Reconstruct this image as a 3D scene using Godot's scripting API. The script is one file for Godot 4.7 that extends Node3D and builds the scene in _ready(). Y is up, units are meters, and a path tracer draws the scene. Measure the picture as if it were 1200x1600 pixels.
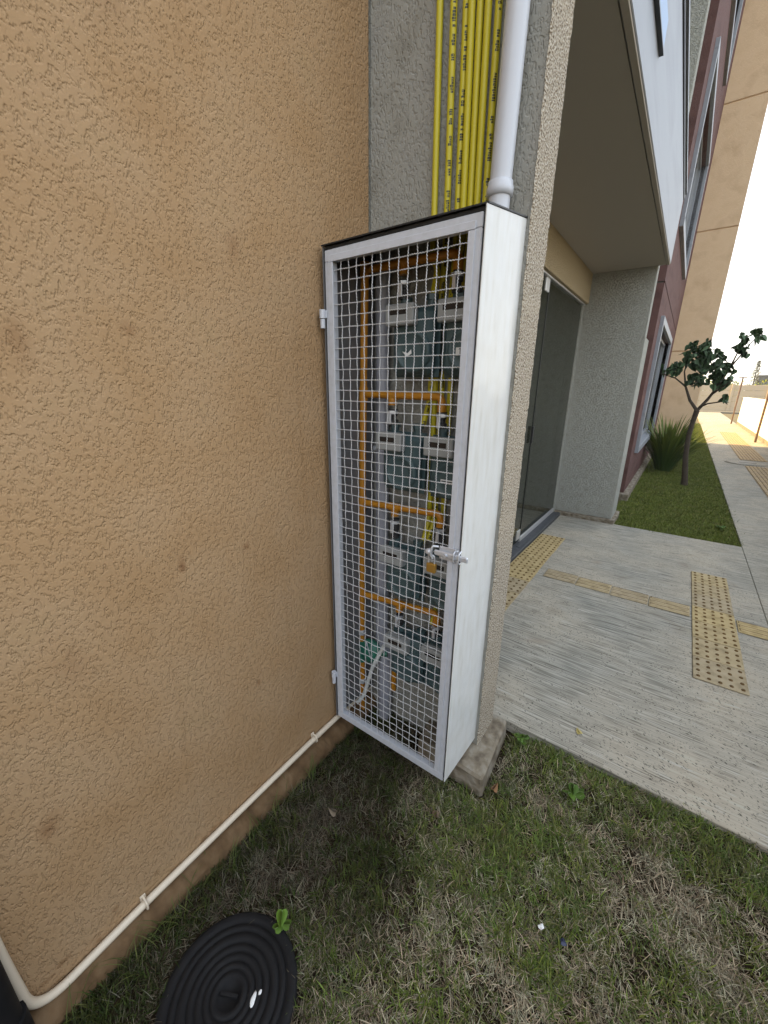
extends Node3D
# A gas meter cabinet in the corner of an apartment building, beside its recessed glass entrance.
# x runs along the meter wall, z comes towards the camera, y is up; the pavement's top is y = 0.

var rng := RandomNumberGenerator.new()
var used := {}
var M := {}

# ---------------------------------------------------------------- naming
func numbered(called: String, parent: Node) -> String:
	var key := str(parent.get_instance_id()) + called
	var k: int = used.get(key, 0)
	used[key] = k + 1
	return called if k == 0 else "%s_%03d" % [called, k]

func tag(o: Node, label: String, category: String, group := "") -> Node:
	o.set_meta("label", label)
	o.set_meta("category", category)
	if group != "":
		o.set_meta("group", group)
	return o

func thing(called: String, label: String, category: String, at := Vector3.ZERO, group := "", turn := 0.0) -> Node3D:
	var o := Node3D.new()
	o.name = numbered(called, self)
	add_child(o, true)
	o.position = at
	o.rotation.y = turn
	tag(o, label, category, group)
	return o

# commits a SurfaceTool as ONE named mesh; vertices are in world coordinates unless local is true
func obj(called: String, s: SurfaceTool, m: Material, parent: Node = null, local := false) -> MeshInstance3D:
	if parent == null:
		parent = self
	s.generate_normals()
	var o := MeshInstance3D.new()
	o.mesh = s.commit()
	o.material_override = m
	return put(called, o, parent, local)

func put(called: String, o: MeshInstance3D, parent: Node, local := false) -> MeshInstance3D:
	o.name = numbered(called, parent)
	parent.add_child(o, true)
	if not local:
		var p := parent
		var off := Vector3.ZERO
		while p != self and p is Node3D:
			off -= (p as Node3D).position
			p = p.get_parent()
		o.position += off
	return o

func inst(called: String, mesh: Mesh, m: Material, parent: Node, at: Transform3D, local := false) -> MeshInstance3D:
	var o := MeshInstance3D.new()
	o.mesh = mesh
	o.material_override = m
	o.transform = at
	return put(called, o, parent, local)

func struct(called: String, s: SurfaceTool, m: Material) -> MeshInstance3D:
	var o := obj(called, s, m)
	o.set_meta("kind", "structure")
	return o

# ---------------------------------------------------------------- shapes
func mb() -> SurfaceTool:
	var s := SurfaceTool.new()
	s.begin(Mesh.PRIMITIVE_TRIANGLES)
	s.set_smooth_group(-1)
	return s

func uvof(p: Vector3, n: Vector3) -> Vector2:
	var a := n.abs()
	if a.x >= a.y and a.x >= a.z:
		return Vector2(p.z, -p.y)
	if a.y >= a.z:
		return Vector2(p.x, p.z)
	return Vector2(p.x, -p.y)

func face(s: SurfaceTool, pts: Array, out: Vector3):
	var n: Vector3 = (pts[1] - pts[0]).cross(pts[2] - pts[0])
	var order: Array = pts.duplicate()
	if n.dot(out) > 0.0:
		order.reverse()
	for k in range(1, order.size() - 1):
		for p in [order[0], order[k], order[k + 1]]:
			s.set_uv(uvof(p, out))
			s.add_vertex(p)

func box(s: SurfaceTool, lo: Vector3, hi: Vector3, b := 0.0):
	hex(s, [lo, Vector3(hi.x, lo.y, lo.z), Vector3(hi.x, lo.y, hi.z), Vector3(lo.x, lo.y, hi.z),
		Vector3(lo.x, hi.y, lo.z), Vector3(hi.x, hi.y, lo.z), hi, Vector3(lo.x, hi.y, hi.z)], b)

# eight corners: bottom ring (-x-z, +x-z, +x+z, -x+z) then top ring; edges chamfered by b
func hex(s: SurfaceTool, c: Array, b := 0.0):
	var mid := Vector3.ZERO
	for p in c:
		mid += p / 8.0
	var faces := [[0, 1, 2, 3], [4, 5, 6, 7], [0, 1, 5, 4], [1, 2, 6, 5], [2, 3, 7, 6], [3, 0, 4, 7]]
	if b <= 0.0:
		for f in faces:
			var q := [c[f[0]], c[f[1]], c[f[2]], c[f[3]]]
			var fm: Vector3 = (q[0] + q[1] + q[2] + q[3]) / 4.0
			face(s, q, facing(q, fm - mid))
		return
	var at := {}
	for fi in 6:
		var f: Array = faces[fi]
		var q := []
		for k in 4:
			var p: Vector3 = c[f[k]]
			var e1: Vector3 = (c[f[(k + 1) % 4]] - p).normalized()
			var e0: Vector3 = (c[f[(k + 3) % 4]] - p).normalized()
			var v := p + (e1 + e0) * b
			q.append(v)
			at[Vector2i(fi, f[k])] = v
		var fm: Vector3 = (q[0] + q[1] + q[2] + q[3]) / 4.0
		face(s, q, facing(q, fm - mid))
	for i in 6:
		for j in range(i + 1, 6):
			var sh := []
			for v in faces[i]:
				if v in faces[j]:
					sh.append(v)
			if sh.size() == 2:
				var q := [at[Vector2i(i, sh[0])], at[Vector2i(i, sh[1])], at[Vector2i(j, sh[1])], at[Vector2i(j, sh[0])]]
				face(s, q, facing(q, (q[0] + q[1] + q[2] + q[3]) / 4.0 - mid))
	for v in 8:
		var q := []
		for fi in 6:
			if at.has(Vector2i(fi, v)):
				q.append(at[Vector2i(fi, v)])
		face(s, q, facing(q, (q[0] + q[1] + q[2]) / 3.0 - mid))

func facing(q: Array, outward: Vector3) -> Vector3:
	var n: Vector3 = (q[1] - q[0]).cross(q[2] - q[0]).normalized()
	return n if n.dot(outward) >= 0.0 else -n

func tube(s: SurfaceTool, pts: Array, r, sides := 8, caps := true):
	var rings := []
	var n := pts.size()
	var t0: Vector3 = (pts[1] - pts[0]).normalized()
	var up := Vector3.UP if absf(t0.y) < 0.9 else Vector3.RIGHT
	var u := t0.cross(up).normalized()
	var long := 0.0
	var lens := []
	for i in n:
		var t: Vector3 = (pts[mini(i + 1, n - 1)] - pts[maxi(i - 1, 0)]).normalized()
		u = (u - t * u.dot(t)).normalized()
		var w := t.cross(u)
		var rr: float = r[i] if r is Array else r
		if i > 0:
			long += pts[i].distance_to(pts[i - 1])
		lens.append(long)
		var ring := []
		for k in sides:
			var a := TAU * k / sides
			ring.append(pts[i] + (u * cos(a) + w * sin(a)) * rr)
		rings.append(ring)
	s.set_smooth_group(0)
	for i in n - 1:
		for k in sides:
			var k2 := (k + 1) % sides
			var q := [rings[i][k], rings[i][k2], rings[i + 1][k2], rings[i + 1][k]]
			var uv := [Vector2(float(k) / sides, lens[i]), Vector2(float(k + 1) / sides, lens[i]), Vector2(float(k + 1) / sides, lens[i + 1]), Vector2(float(k) / sides, lens[i + 1])]
			for x in [0, 2, 1, 0, 3, 2]:
				s.set_uv(uv[x])
				s.add_vertex(q[x])
	s.set_smooth_group(-1)
	if caps:
		face(s, rings[0], -t0)
		face(s, rings[n - 1], (pts[n - 1] - pts[n - 2]).normalized())

# profile of Vector2(radius, height) turned about an axis from at
func lathe(s: SurfaceTool, at: Vector3, axis: Vector3, prof: Array, sides := 24, smooth := true):
	axis = axis.normalized()
	var u := axis.cross(Vector3.UP if absf(axis.y) < 0.9 else Vector3.RIGHT).normalized()
	var w := axis.cross(u)
	s.set_smooth_group(0 if smooth else -1)
	for i in prof.size() - 1:
		for k in sides:
			var q := []
			for e in [[i, k], [i, k + 1], [i + 1, k + 1], [i + 1, k]]:
				var a: float = TAU * e[1] / sides
				var p: Vector2 = prof[e[0]]
				q.append(at + (u * cos(a) + w * sin(a)) * p.x + axis * p.y)
			for x in [0, 2, 1, 0, 3, 2]:
				s.set_uv(uvof(q[x], axis))
				s.add_vertex(q[x])
	s.set_smooth_group(-1)

func tri(s: SurfaceTool, a: Vector3, b: Vector3, c: Vector3, col := Color.WHITE):
	for p in [a, b, c]:
		s.set_color(col)
		s.set_uv(Vector2(p.x, p.z))
		s.add_vertex(p)

func arc(pts: Array, r: float, steps := 6) -> Array:
	# rounds the inner corners of a polyline
	var out := [pts[0]]
	for i in range(1, pts.size() - 1):
		var a: Vector3 = pts[i] + (pts[i - 1] - pts[i]).normalized() * r
		var c: Vector3 = pts[i] + (pts[i + 1] - pts[i]).normalized() * r
		for k in steps + 1:
			var t := float(k) / steps
			out.append(a.lerp(pts[i], t).lerp((pts[i] as Vector3).lerp(c, t), t))
	out.append(pts[-1])
	return out

# ---------------------------------------------------------------- textures and materials
func noise_img(w: int, h: int, freq: float, octaves: int, seed_: int, kind := FastNoiseLite.TYPE_SIMPLEX_SMOOTH, warp := 0.0) -> Image:
	var n := FastNoiseLite.new()
	n.seed = seed_
	n.noise_type = kind
	n.frequency = freq
	n.fractal_type = FastNoiseLite.FRACTAL_FBM if octaves > 1 else FastNoiseLite.FRACTAL_NONE
	n.fractal_octaves = octaves
	if warp > 0.0:
		n.domain_warp_enabled = true
		n.domain_warp_amplitude = warp
		n.domain_warp_frequency = freq * 0.6
	return n.get_seamless_image(w, h, false, false, 0.15, false)

func bytes_of(i: Image, w: int, h: int) -> PackedByteArray:
	if i.get_width() != w or i.get_height() != h:
		i.resize(w, h, Image.INTERPOLATE_CUBIC)
	i.convert(Image.FORMAT_L8)
	return i.get_data()

# dragged render: flat plateaus cut by short, mostly upright grooves
func groove_height(w: int, h: int, freq: float, squash: float, width: float, seed_: int) -> Image:
	var a := bytes_of(noise_img(w, int(h * squash), freq, 2, seed_, FastNoiseLite.TYPE_SIMPLEX_SMOOTH, 14.0), w, h)
	var m := bytes_of(noise_img(w / 2, h / 2, freq * 1.1, 2, seed_ + 7), w, h)
	var f := bytes_of(noise_img(w / 2, h / 2, 0.11, 2, seed_ + 13), w, h)
	var out := PackedByteArray()
	out.resize(w * h)
	for i in w * h:
		var d := absf(a[i] - 128.0) / width
		var cut := clampf((m[i] - 104.0) / 36.0, 0.0, 1.0)
		var g := 1.0 - clampf(d, 0.0, 1.0)
		out[i] = int(clampf(205.0 - 190.0 * g * g * (3.0 - 2.0 * g) * cut + (f[i] - 128) * 0.16 + (m[i] - 128) * 0.22, 0.0, 255.0))
	return Image.create_from_data(w, h, false, Image.FORMAT_L8, out)

func tint_image(w: int, h: int, ramp: Array, freq: float, octaves: int, seed_: int, squash := 1.0) -> Image:
	# a colour ramp (sRGB colours, darkest noise first) laid over noise
	var a := bytes_of(noise_img(maxi(8, int(w * (squash if squash <= 1.0 else 1.0))), maxi(8, int(h / (squash if squash > 1.0 else 1.0))), freq, octaves, seed_), w, h)
	var lut := []
	for k in 256:
		var t := k / 255.0 * (ramp.size() - 1)
		var i := mini(int(t), ramp.size() - 2)
		var c: Color = ramp[i].lerp(ramp[i + 1], t - i)
		lut.append([int(c.r * 255), int(c.g * 255), int(c.b * 255)])
	var out := PackedByteArray()
	out.resize(w * h * 3)
	for i in w * h:
		var l: Array = lut[a[i]]
		out[i * 3] = l[0]
		out[i * 3 + 1] = l[1]
		out[i * 3 + 2] = l[2]
	return Image.create_from_data(w, h, false, Image.FORMAT_RGB8, out)

func dab(im: Image, cx: float, cy: float, rx: float, ry: float, turn: float, col: Color, strength: float, soft := 0.5, rough := 0.0):
	var R := int(maxf(rx, ry)) + 2
	var w := im.get_width()
	var h := im.get_height()
	for y in range(int(cy) - R, int(cy) + R + 1):
		for x in range(int(cx) - R, int(cx) + R + 1):
			var dx := x - cx
			var dy := y - cy
			var px := (dx * cos(turn) + dy * sin(turn)) / rx
			var py := (-dx * sin(turn) + dy * cos(turn)) / ry
			var d := sqrt(px * px + py * py)
			if rough > 0.0:
				d += rng.randf_range(-rough, rough)
			var k := clampf((1.0 - d) / soft, 0.0, 1.0) * strength
			if k > 0.0:
				var ix := posmod(x, w)
				var iy := posmod(y, h)
				im.set_pixel(ix, iy, im.get_pixel(ix, iy).lerp(col, k))

func tex(im: Image) -> ImageTexture:
	im.generate_mipmaps()
	return ImageTexture.create_from_image(im)

func lin(r: float, g: float, b: float) -> Color:
	return Color(r, g, b).linear_to_srgb()

func mat(col: Color, rough := 0.6, metal := 0.0, spec := 0.5) -> StandardMaterial3D:
	var m := StandardMaterial3D.new()
	m.albedo_color = col
	m.roughness = rough
	m.metallic = metal
	m.metallic_specular = spec
	return m

func relief(m: StandardMaterial3D, t: Texture2D, cm: float):
	m.heightmap_enabled = true
	m.heightmap_texture = t
	m.heightmap_scale = cm

func tri_world(m: StandardMaterial3D, metres: float):
	m.uv1_triplanar = true
	m.uv1_world_triplanar = true
	m.uv1_scale = Vector3.ONE / metres

func make_materials():
	rng.seed = 5
	# stucco of the side wall: 3 m per picture
	var hA := groove_height(2048, 2048, 0.135, 0.36, 40.0, 11)
	var tA := tex(hA)
	var cA := tint_image(1024, 1024, [Color(0.93, 0.90, 0.85), Color(0.98, 0.965, 0.94), Color(1, 1, 1), Color(0.97, 0.98, 0.96)], 0.008, 4, 21)
	for sp in [[1.929, -0.767, 0.06, 0.22], [1.06, -0.51, 0.035, 0.5], [0.50, -0.09, 0.06, 0.3], [1.68, -0.468, 0.03, 0.3], [1.65, -0.26, 0.07, 0.22], [0.516, -0.72, 0.022, 0.45], [1.055, -0.724, 0.02, 0.5], [2.05, -1.30, 0.02, 0.5], [0.9, -0.2, 0.1, 0.10], [2.3, -0.5, 0.12, 0.10]]:
		for k in 7:
			var r: float = sp[2] * 341.0 * rng.randf_range(0.25, 0.75)
			var a := rng.randf() * TAU
			var q: float = sp[2] * 341.0 * rng.randf() * 0.6
			dab(cA, fposmod(sp[1] / 3.0, 1.0) * 1024 + cos(a) * q * 0.7, fposmod(-sp[0] / 3.0, 1.0) * 1024 + sin(a) * q, r * 0.7, r, rng.randf() - 0.5, Color(0.62, 0.50, 0.42), sp[3] * 0.28, 0.9, 0.25)
	for k in 260:
		# soil splashed up along the foot of the wall, and faint runs of old rain
		dab(cA, rng.randf() * 1024, 1023.0 - absf(rng.randfn()) * 16.0, rng.randf_range(2, 9), rng.randf_range(1, 5), 0.0, Color(0.55, 0.45, 0.36), rng.randf_range(0.1, 0.4), 0.9, 0.3)
	for k in 34:
		dab(cA, rng.randf() * 1024, rng.randf() * 1024, rng.randf_range(2, 7), rng.randf_range(60, 190), rng.randf_range(-0.03, 0.03), [Color(0.84, 0.80, 0.74), Color(1, 1, 1)][k % 2], rng.randf_range(0.08, 0.25), 1.0)
	M.stucco_tan = mat(lin(0.365, 0.240, 0.132), 0.85, 0.0, 0.3)
	M.stucco_tan.albedo_texture = tex(cA)
	relief(M.stucco_tan, tA, 0.37)
	M.stucco_tan.uv1_scale = Vector3.ONE / 3.0
	# finer dragged render of the meter wall
	var tB := tex(groove_height(1024, 1024, 0.11, 0.30, 50.0, 31))
	M.stucco_grey = mat(lin(0.285, 0.278, 0.245), 0.85, 0.0, 0.3)
	M.stucco_grey.albedo_texture = tex(tint_image(512, 512, [Color(0.86, 0.85, 0.83), Color(1, 1, 1), Color(0.95, 0.95, 0.96)], 0.012, 4, 33))
	relief(M.stucco_grey, tB, 0.34)
	M.stucco_grey.uv1_scale = Vector3.ONE / 1.3
	# coarse scraped render on the reveal beside the entrance
	var pm := tint_image(1024, 1024, [Color(0.30, 0.26, 0.22), Color(0.48, 0.43, 0.38), Color(0.80, 0.76, 0.70), Color(0.95, 0.93, 0.89), Color(1, 1, 1), Color(1, 1, 1)], 0.085, 2, 41)
	M.scraped = mat(lin(0.50, 0.465, 0.405), 0.9, 0.0, 0.3)
	M.scraped.albedo_texture = tex(pm)
	relief(M.scraped, tex(noise_to_l8(noise_img(1024, 1024, 0.085, 2, 41))), 0.5)
	M.scraped.uv1_scale = Vector3.ONE / 0.75
	M.stucco_far = mat(lin(0.375, 0.375, 0.335), 0.85, 0.0, 0.3)
	M.stucco_far.albedo_texture = tex(tint_image(512, 512, [Color(0.84, 0.83, 0.81), Color(0.97, 0.97, 0.96), Color(1, 1, 1), Color(0.95, 0.95, 0.95)], 0.03, 5, 37))
	relief(M.stucco_far, tB, 1.1)
	M.stucco_far.uv1_scale = Vector3.ONE / 1.3
	M.stucco_lintel = mat(lin(0.50, 0.40, 0.25), 0.85, 0.0, 0.3)
	relief(M.stucco_lintel, tB, 1.3)
	M.stucco_lintel.uv1_scale = Vector3.ONE / 1.1
	M.plinth = mat(lin(0.21, 0.142, 0.083), 0.9, 0.0, 0.3)
	M.plinth.albedo_texture = tex(tint_image(512, 512, [Color(0.45, 0.40, 0.36), Color(0.8, 0.76, 0.7), Color(1, 1, 1)], 0.02, 5, 51))
	relief(M.plinth, tex(noise_to_l8(noise_img(512, 512, 0.03, 5, 52))), 0.8)
	tri_world(M.plinth, 0.8)
	M.footing = M.plinth.duplicate()
	M.footing.albedo_color = lin(0.33, 0.31, 0.27)
	M.concrete = make_concrete()
	M.kerb_joint = mat(lin(0.10, 0.095, 0.085), 0.95)
	# paints
	M.soffit = mat(lin(0.42, 0.38, 0.32), 0.8)
	M.white_paint = mat(lin(0.225, 0.24, 0.262), 0.5)
	M.white_paint.albedo_texture = tex(tint_image(512, 512, [Color(0.86, 0.86, 0.87), Color(1, 1, 1), Color(0.95, 0.95, 0.96)], 0.015, 4, 61, 0.12))
	M.white_paint.uv1_scale = Vector3.ONE / 1.5
	M.black_metal = mat(lin(0.015, 0.015, 0.017), 0.4)
	M.red_render = mat(lin(0.125, 0.066, 0.058), 0.85, 0.0, 0.3)
	M.red_render.albedo_texture = tex(tint_image(512, 512, [Color(0.78, 0.78, 0.80), Color(1, 1, 1), Color(0.93, 0.96, 1.0)], 0.012, 5, 71, 0.25))
	relief(M.red_render, tB, 0.35)
	M.red_render.uv1_scale = Vector3.ONE / 1.8
	M.pink_render = M.red_render.duplicate()
	M.pink_render.albedo_color = lin(0.36, 0.25, 0.22)
	M.beige_render = mat(lin(0.63, 0.47, 0.30), 0.9, 0.0, 0.3)
	M.beige_render.albedo_texture = tex(tint_image(512, 512, [Color(0.90, 0.88, 0.86), Color(1, 1, 1), Color(0.96, 0.95, 0.93)], 0.01, 4, 81))
	relief(M.beige_render, tB, 0.3)
	M.beige_render.uv1_scale = Vector3.ONE / 2.5
	M.beige_joint = mat(lin(0.42, 0.27, 0.14), 0.9)
	M.cream_wall = mat(lin(0.74, 0.70, 0.60), 0.9)
	M.far_panel = mat(lin(0.42, 0.34, 0.24), 0.9)
	M.dark_roof = mat(lin(0.045, 0.055, 0.075), 0.8)
	M.lobby = mat(lin(0.55, 0.55, 0.47), 0.8)
	M.lobby_floor = mat(lin(0.34, 0.34, 0.31), 0.35)
	M.slate = mat(lin(0.085, 0.09, 0.095), 0.5)
	M.slate.albedo_texture = tex(tint_image(256, 256, [Color(0.7, 0.7, 0.72), Color(1, 1, 1)], 0.03, 4, 91))
	tri_world(M.slate, 0.5)
	M.glass = mat(Color(0.135, 0.15, 0.105, 0.68), 0.02)
	M.glass.transparency = BaseMaterial3D.TRANSPARENCY_ALPHA
	M.window_glass = mat(lin(0.20, 0.21, 0.21), 0.06, 0.0, 0.6)
	M.aluminium = mat(lin(0.62, 0.62, 0.61), 0.35, 0.6)
	# cabinet
	var streak := tint_image(512, 512, [Color(0.93, 0.93, 0.91), Color(0.98, 0.98, 0.97), Color(1, 1, 1)], 0.02, 4, 101, 1.0)
	var streak2 := tint_image(512, 512, [Color(0.93, 0.92, 0.90), Color(0.98, 0.975, 0.965), Color(1, 1, 1), Color(0.96, 0.96, 0.96)], 0.03, 3, 103, 5.0)
	M.cabinet_paint = mat(lin(0.62, 0.625, 0.61), 0.25, 0.0, 0.28)
	M.cabinet_paint.albedo_texture = tex(streak2)
	M.cabinet_paint.uv1_scale = Vector3.ONE / 0.7
	relief(M.cabinet_paint, tex(noise_to_l8(noise_img(512, 512, 0.010, 2, 107))), 0.22)
	M.shaded_sheet = mat(lin(0.15, 0.15, 0.155), 0.5, 0.2)  # white sheet's colour darkened to paint in the cabinet's inner shade
	M.cabinet_dark = mat(lin(0.012, 0.012, 0.012), 0.6)
	M.frame_paint = mat(lin(0.52, 0.54, 0.60), 0.42, 0.0, 0.6)
	M.frame_paint.albedo_texture = tex(streak)
	M.frame_paint.uv1_scale = Vector3.ONE / 0.35
	relief(M.frame_paint, tex(noise_to_l8(noise_img(256, 256, 0.03, 3, 109))), 0.06)
	M.wire = mat(lin(0.62, 0.63, 0.64), 0.35, 0.35)
	M.steel = mat(lin(0.60, 0.62, 0.66), 0.32, 0.5)
	M.brass = mat(lin(0.42, 0.24, 0.05), 0.38, 0.6)
	M.orange_pipe = mat(lin(0.42, 0.175, 0.010), 0.42)
	M.yellow_pipe = mat(lin(0.47, 0.40, 0.012), 0.45)
	M.printed_pipe = []
	for k in 3:
		M.printed_pipe.append(printed(k))
	M.pvc = mat(lin(0.50, 0.52, 0.56), 0.35)
	M.pvc_grey = mat(lin(0.27, 0.275, 0.31), 0.45)
	M.conduit = mat(lin(0.62, 0.53, 0.41), 0.5)
	M.hose = mat(lin(0.55, 0.55, 0.52), 0.5)
	M.meter_body = mat(lin(0.050, 0.086, 0.092), 0.45)
	M.meter_white = mat(lin(0.29, 0.30, 0.295), 0.45)
	M.window_dark = mat(lin(0.02, 0.018, 0.018), 0.15)
	M.digit = mat(lin(0.75, 0.75, 0.72), 0.6)
	M.digit_red = mat(lin(0.5, 0.06, 0.04), 0.6)
	M.ink = mat(lin(0.03, 0.03, 0.04), 0.8)
	M.paper = mat(lin(0.75, 0.75, 0.73), 0.8)
	M.valve_black = mat(lin(0.03, 0.03, 0.032), 0.5)
	M.regulator = mat(lin(0.02, 0.13, 0.085), 0.45)
	M.black_plastic = mat(lin(0.022, 0.0215, 0.024), 0.75, 0.0, 0.35)
	var bp := tint_image(256, 256, [Color(0.45, 0.45, 0.46), Color(0.62, 0.61, 0.60), Color(0.72, 0.69, 0.66)], 0.03, 5, 121)
	for k in 150:
		dab(bp, rng.randf() * 256, rng.randf() * 256, rng.randf_range(0.6, 1.6), rng.randf_range(0.5, 1.1), rng.randf() * 3.0, Color(1, 0.96, 0.9), rng.randf_range(0.3, 1.0), 0.6)
	M.black_plastic.albedo_texture = tex(bp)
	tri_world(M.black_plastic, 0.25)
	M.blue_plate = mat(lin(0.22, 0.33, 0.50), 0.4, 0.0, 0.3)
	M.tactile = mat(lin(0.46, 0.36, 0.20), 0.85, 0.0, 0.3)
	var tt := tint_image(512, 512, [Color(0.72, 0.70, 0.66), Color(0.93, 0.92, 0.88), Color(1, 1, 1)], 0.02, 5, 131)
	for k in 260:
		dab(tt, rng.randf() * 512, rng.randf() * 512, rng.randf_range(1, 3), rng.randf_range(1, 2), rng.randf() * 3.0, Color(0.5, 0.46, 0.4), 0.5)
	M.tactile.albedo_texture = tex(tt)
	tri_world(M.tactile, 0.9)
	M.tactile.vertex_color_use_as_albedo = true
	M.tactile_old = M.tactile.duplicate()
	M.tactile_old.albedo_color = lin(0.50, 0.38, 0.17)
	M.tactile_dot = mat(lin(0.20, 0.105, 0.03), 0.8)
	M.rib = mat(lin(0.46, 0.30, 0.09), 0.85)
	# earth and plants
	M.soil = mat(lin(0.030, 0.022, 0.014), 1.0, 0.0, 0.1)
	M.soil.albedo_texture = tex(tint_image(512, 512, [Color(0.5, 0.48, 0.45), Color(0.85, 0.83, 0.78), Color(1, 1, 1), Color(1.0, 0.95, 0.85)], 0.03, 5, 141))
	relief(M.soil, tex(noise_to_l8(noise_img(512, 512, 0.04, 5, 142))), 1.5)
	tri_world(M.soil, 0.6)
	M.lawn_soil = mat(lin(0.05, 0.06, 0.02), 1.0, 0.0, 0.1)
	M.earth = mat(lin(0.14, 0.12, 0.08), 1.0, 0.0, 0.1)
	M.grass = mat(Color.WHITE, 0.7, 0.0, 0.25)
	M.grass.vertex_color_use_as_albedo = true
	M.grass.cull_mode = BaseMaterial3D.CULL_DISABLED
	M.grass.backlight_enabled = true
	M.grass.backlight = Color(0.35, 0.35, 0.2)
	M.leaf = M.grass.duplicate()
	M.leaf.roughness = 0.5
	M.leaf.backlight = Color(0.25, 0.3, 0.1)
	M.bark = mat(lin(0.085, 0.065, 0.045), 0.9)
	M.bark.albedo_texture = tex(tint_image(256, 256, [Color(0.55, 0.5, 0.45), Color(1, 1, 1)], 0.06, 4, 151, 5.0))
	tri_world(M.bark, 0.3)
	M.rust_post = mat(lin(0.10, 0.06, 0.045), 0.8)
	M.dead_leaf = mat(lin(0.20, 0.10, 0.04), 0.8)
	M.dropping = mat(lin(0.72, 0.72, 0.70), 0.8)
	M.blue_scrap = mat(lin(0.02, 0.025, 0.06), 0.5)

func noise_to_l8(i: Image) -> Image:
	i.convert(Image.FORMAT_L8)
	return i

# broom finished concrete, 3 m per picture: streaks along x, dark chips of aggregate laid bare in worn patches
func make_concrete() -> StandardMaterial3D:
	var N := 2048
	var st := bytes_of(noise_img(96, N, 0.055, 3, 161), N, N)
	var st2 := bytes_of(noise_img(64, N, 0.17, 2, 163), N, N)
	var big := bytes_of(noise_img(512, 512, 0.006, 4, 165), N, N)
	var mid := bytes_of(noise_img(512, 512, 0.05, 3, 167), N, N)
	var out := PackedByteArray()
	out.resize(N * N * 3)
	var hi := PackedByteArray()
	hi.resize(N * N)
	for i in N * N:
		var worn := clampf((mid[i] + big[i] - 236.0) / 60.0, 0.0, 1.0)
		var s := (st[i] - 128.0) * 0.22 + (st2[i] - 128.0) * 0.62
		var v := 226.0 + s * (1.0 - 0.72 * worn) + (mid[i] - 128.0) * 0.10 + (big[i] - 128.0) * 0.24
		var warm := (big[i] - 128.0) * 0.06
		out[i * 3] = int(clampf(v + warm + 3.0, 0, 255))
		out[i * 3 + 1] = int(clampf(v + 0.0, 0, 255))
		out[i * 3 + 2] = int(clampf(v - warm - 7.0, 0, 255))
		hi[i] = int(clampf(150.0 + s * 1.0 * (1.0 - 0.8 * worn), 0, 255))
	var im := Image.create_from_data(N, N, false, Image.FORMAT_RGB8, out)
	var hm := Image.create_from_data(N, N, false, Image.FORMAT_L8, hi)
	for k in 42000:
		var x := rng.randf() * N
		var y := rng.randf() * N
		var w := big[int(y) * N + int(x)] + mid[int(y) * N + int(x)] - 236.0
		if w < rng.randf_range(-34.0, 46.0):
			continue
		var rx := rng.randf_range(0.9, 2.6) * (2.3 if rng.randf() < 0.30 else 1.0)
		var ry := rng.randf_range(0.7, 1.3) * (1.6 if rx > 3.0 else 1.0)
		var t := rng.randf_range(0.1, 1.2)
		var g := rng.randf_range(0.12, 0.36)
		dab(im, x, y, rx, ry, t, Color(g, g * 0.97, g * 0.93), rng.randf_range(0.5, 0.95), 0.6)
		dab(hm, x, y, rx, ry, t, Color(0.2, 0.2, 0.2), 0.8, 0.6)
	for k in 170:
		dab(im, rng.randf() * N, rng.randf() * N, rng.randf_range(0.8, 2.6), rng.randf_range(0.7, 1.6), rng.randf() * 3, Color(0.98, 0.97, 0.95), 0.95, 0.6)
	for k in 26:
		dab(im, rng.randf() * N, rng.randf() * N, rng.randf_range(20, 90), rng.randf_range(14, 60), rng.randf() * 3, [Color(0.60, 0.56, 0.50), Color(0.80, 0.80, 0.78), Color(0.66, 0.54, 0.46)][k % 3], 0.22, 1.0, 0.15)
	var m := mat(lin(0.385, 0.36, 0.31), 0.9, 0.0, 0.3)
	m.albedo_texture = tex(im)
	relief(m, tex(hm), 0.22)
	m.uv1_scale = Vector3.ONE / 3.0
	return m

# yellow pipe with a run of black printing along it, too small to read
func printed(k: int) -> StandardMaterial3D:
	var im := Image.create(64, 2048, false, Image.FORMAT_RGB8)
	im.fill(Color(1, 1, 1))
	rng.seed = 400 + k
	var y := 10
	while y < 2030:
		var word := rng.randi_range(2, 11)
		for c in word:
			var h := rng.randi_range(5, 9)
			if rng.randf() < 0.86:
				im.fill_rect(Rect2i(52, y, rng.randi_range(7, 11), h), Color(0.10, 0.10, 0.05))
				im.fill_rect(Rect2i(54 + rng.randi_range(0, 3), y + 2, rng.randi_range(1, 4), maxi(1, h - 4)), Color(0.8, 0.8, 0.7))
			y += h + 2
			if y > 2030:
				break
		y += rng.randi_range(12, 70)
	var m := mat(lin(0.47, 0.40, 0.012), 0.45)
	m.albedo_texture = tex(im)
	m.uv1_scale = Vector3(1, 1.0 / 1.4, 1)
	return m

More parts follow.
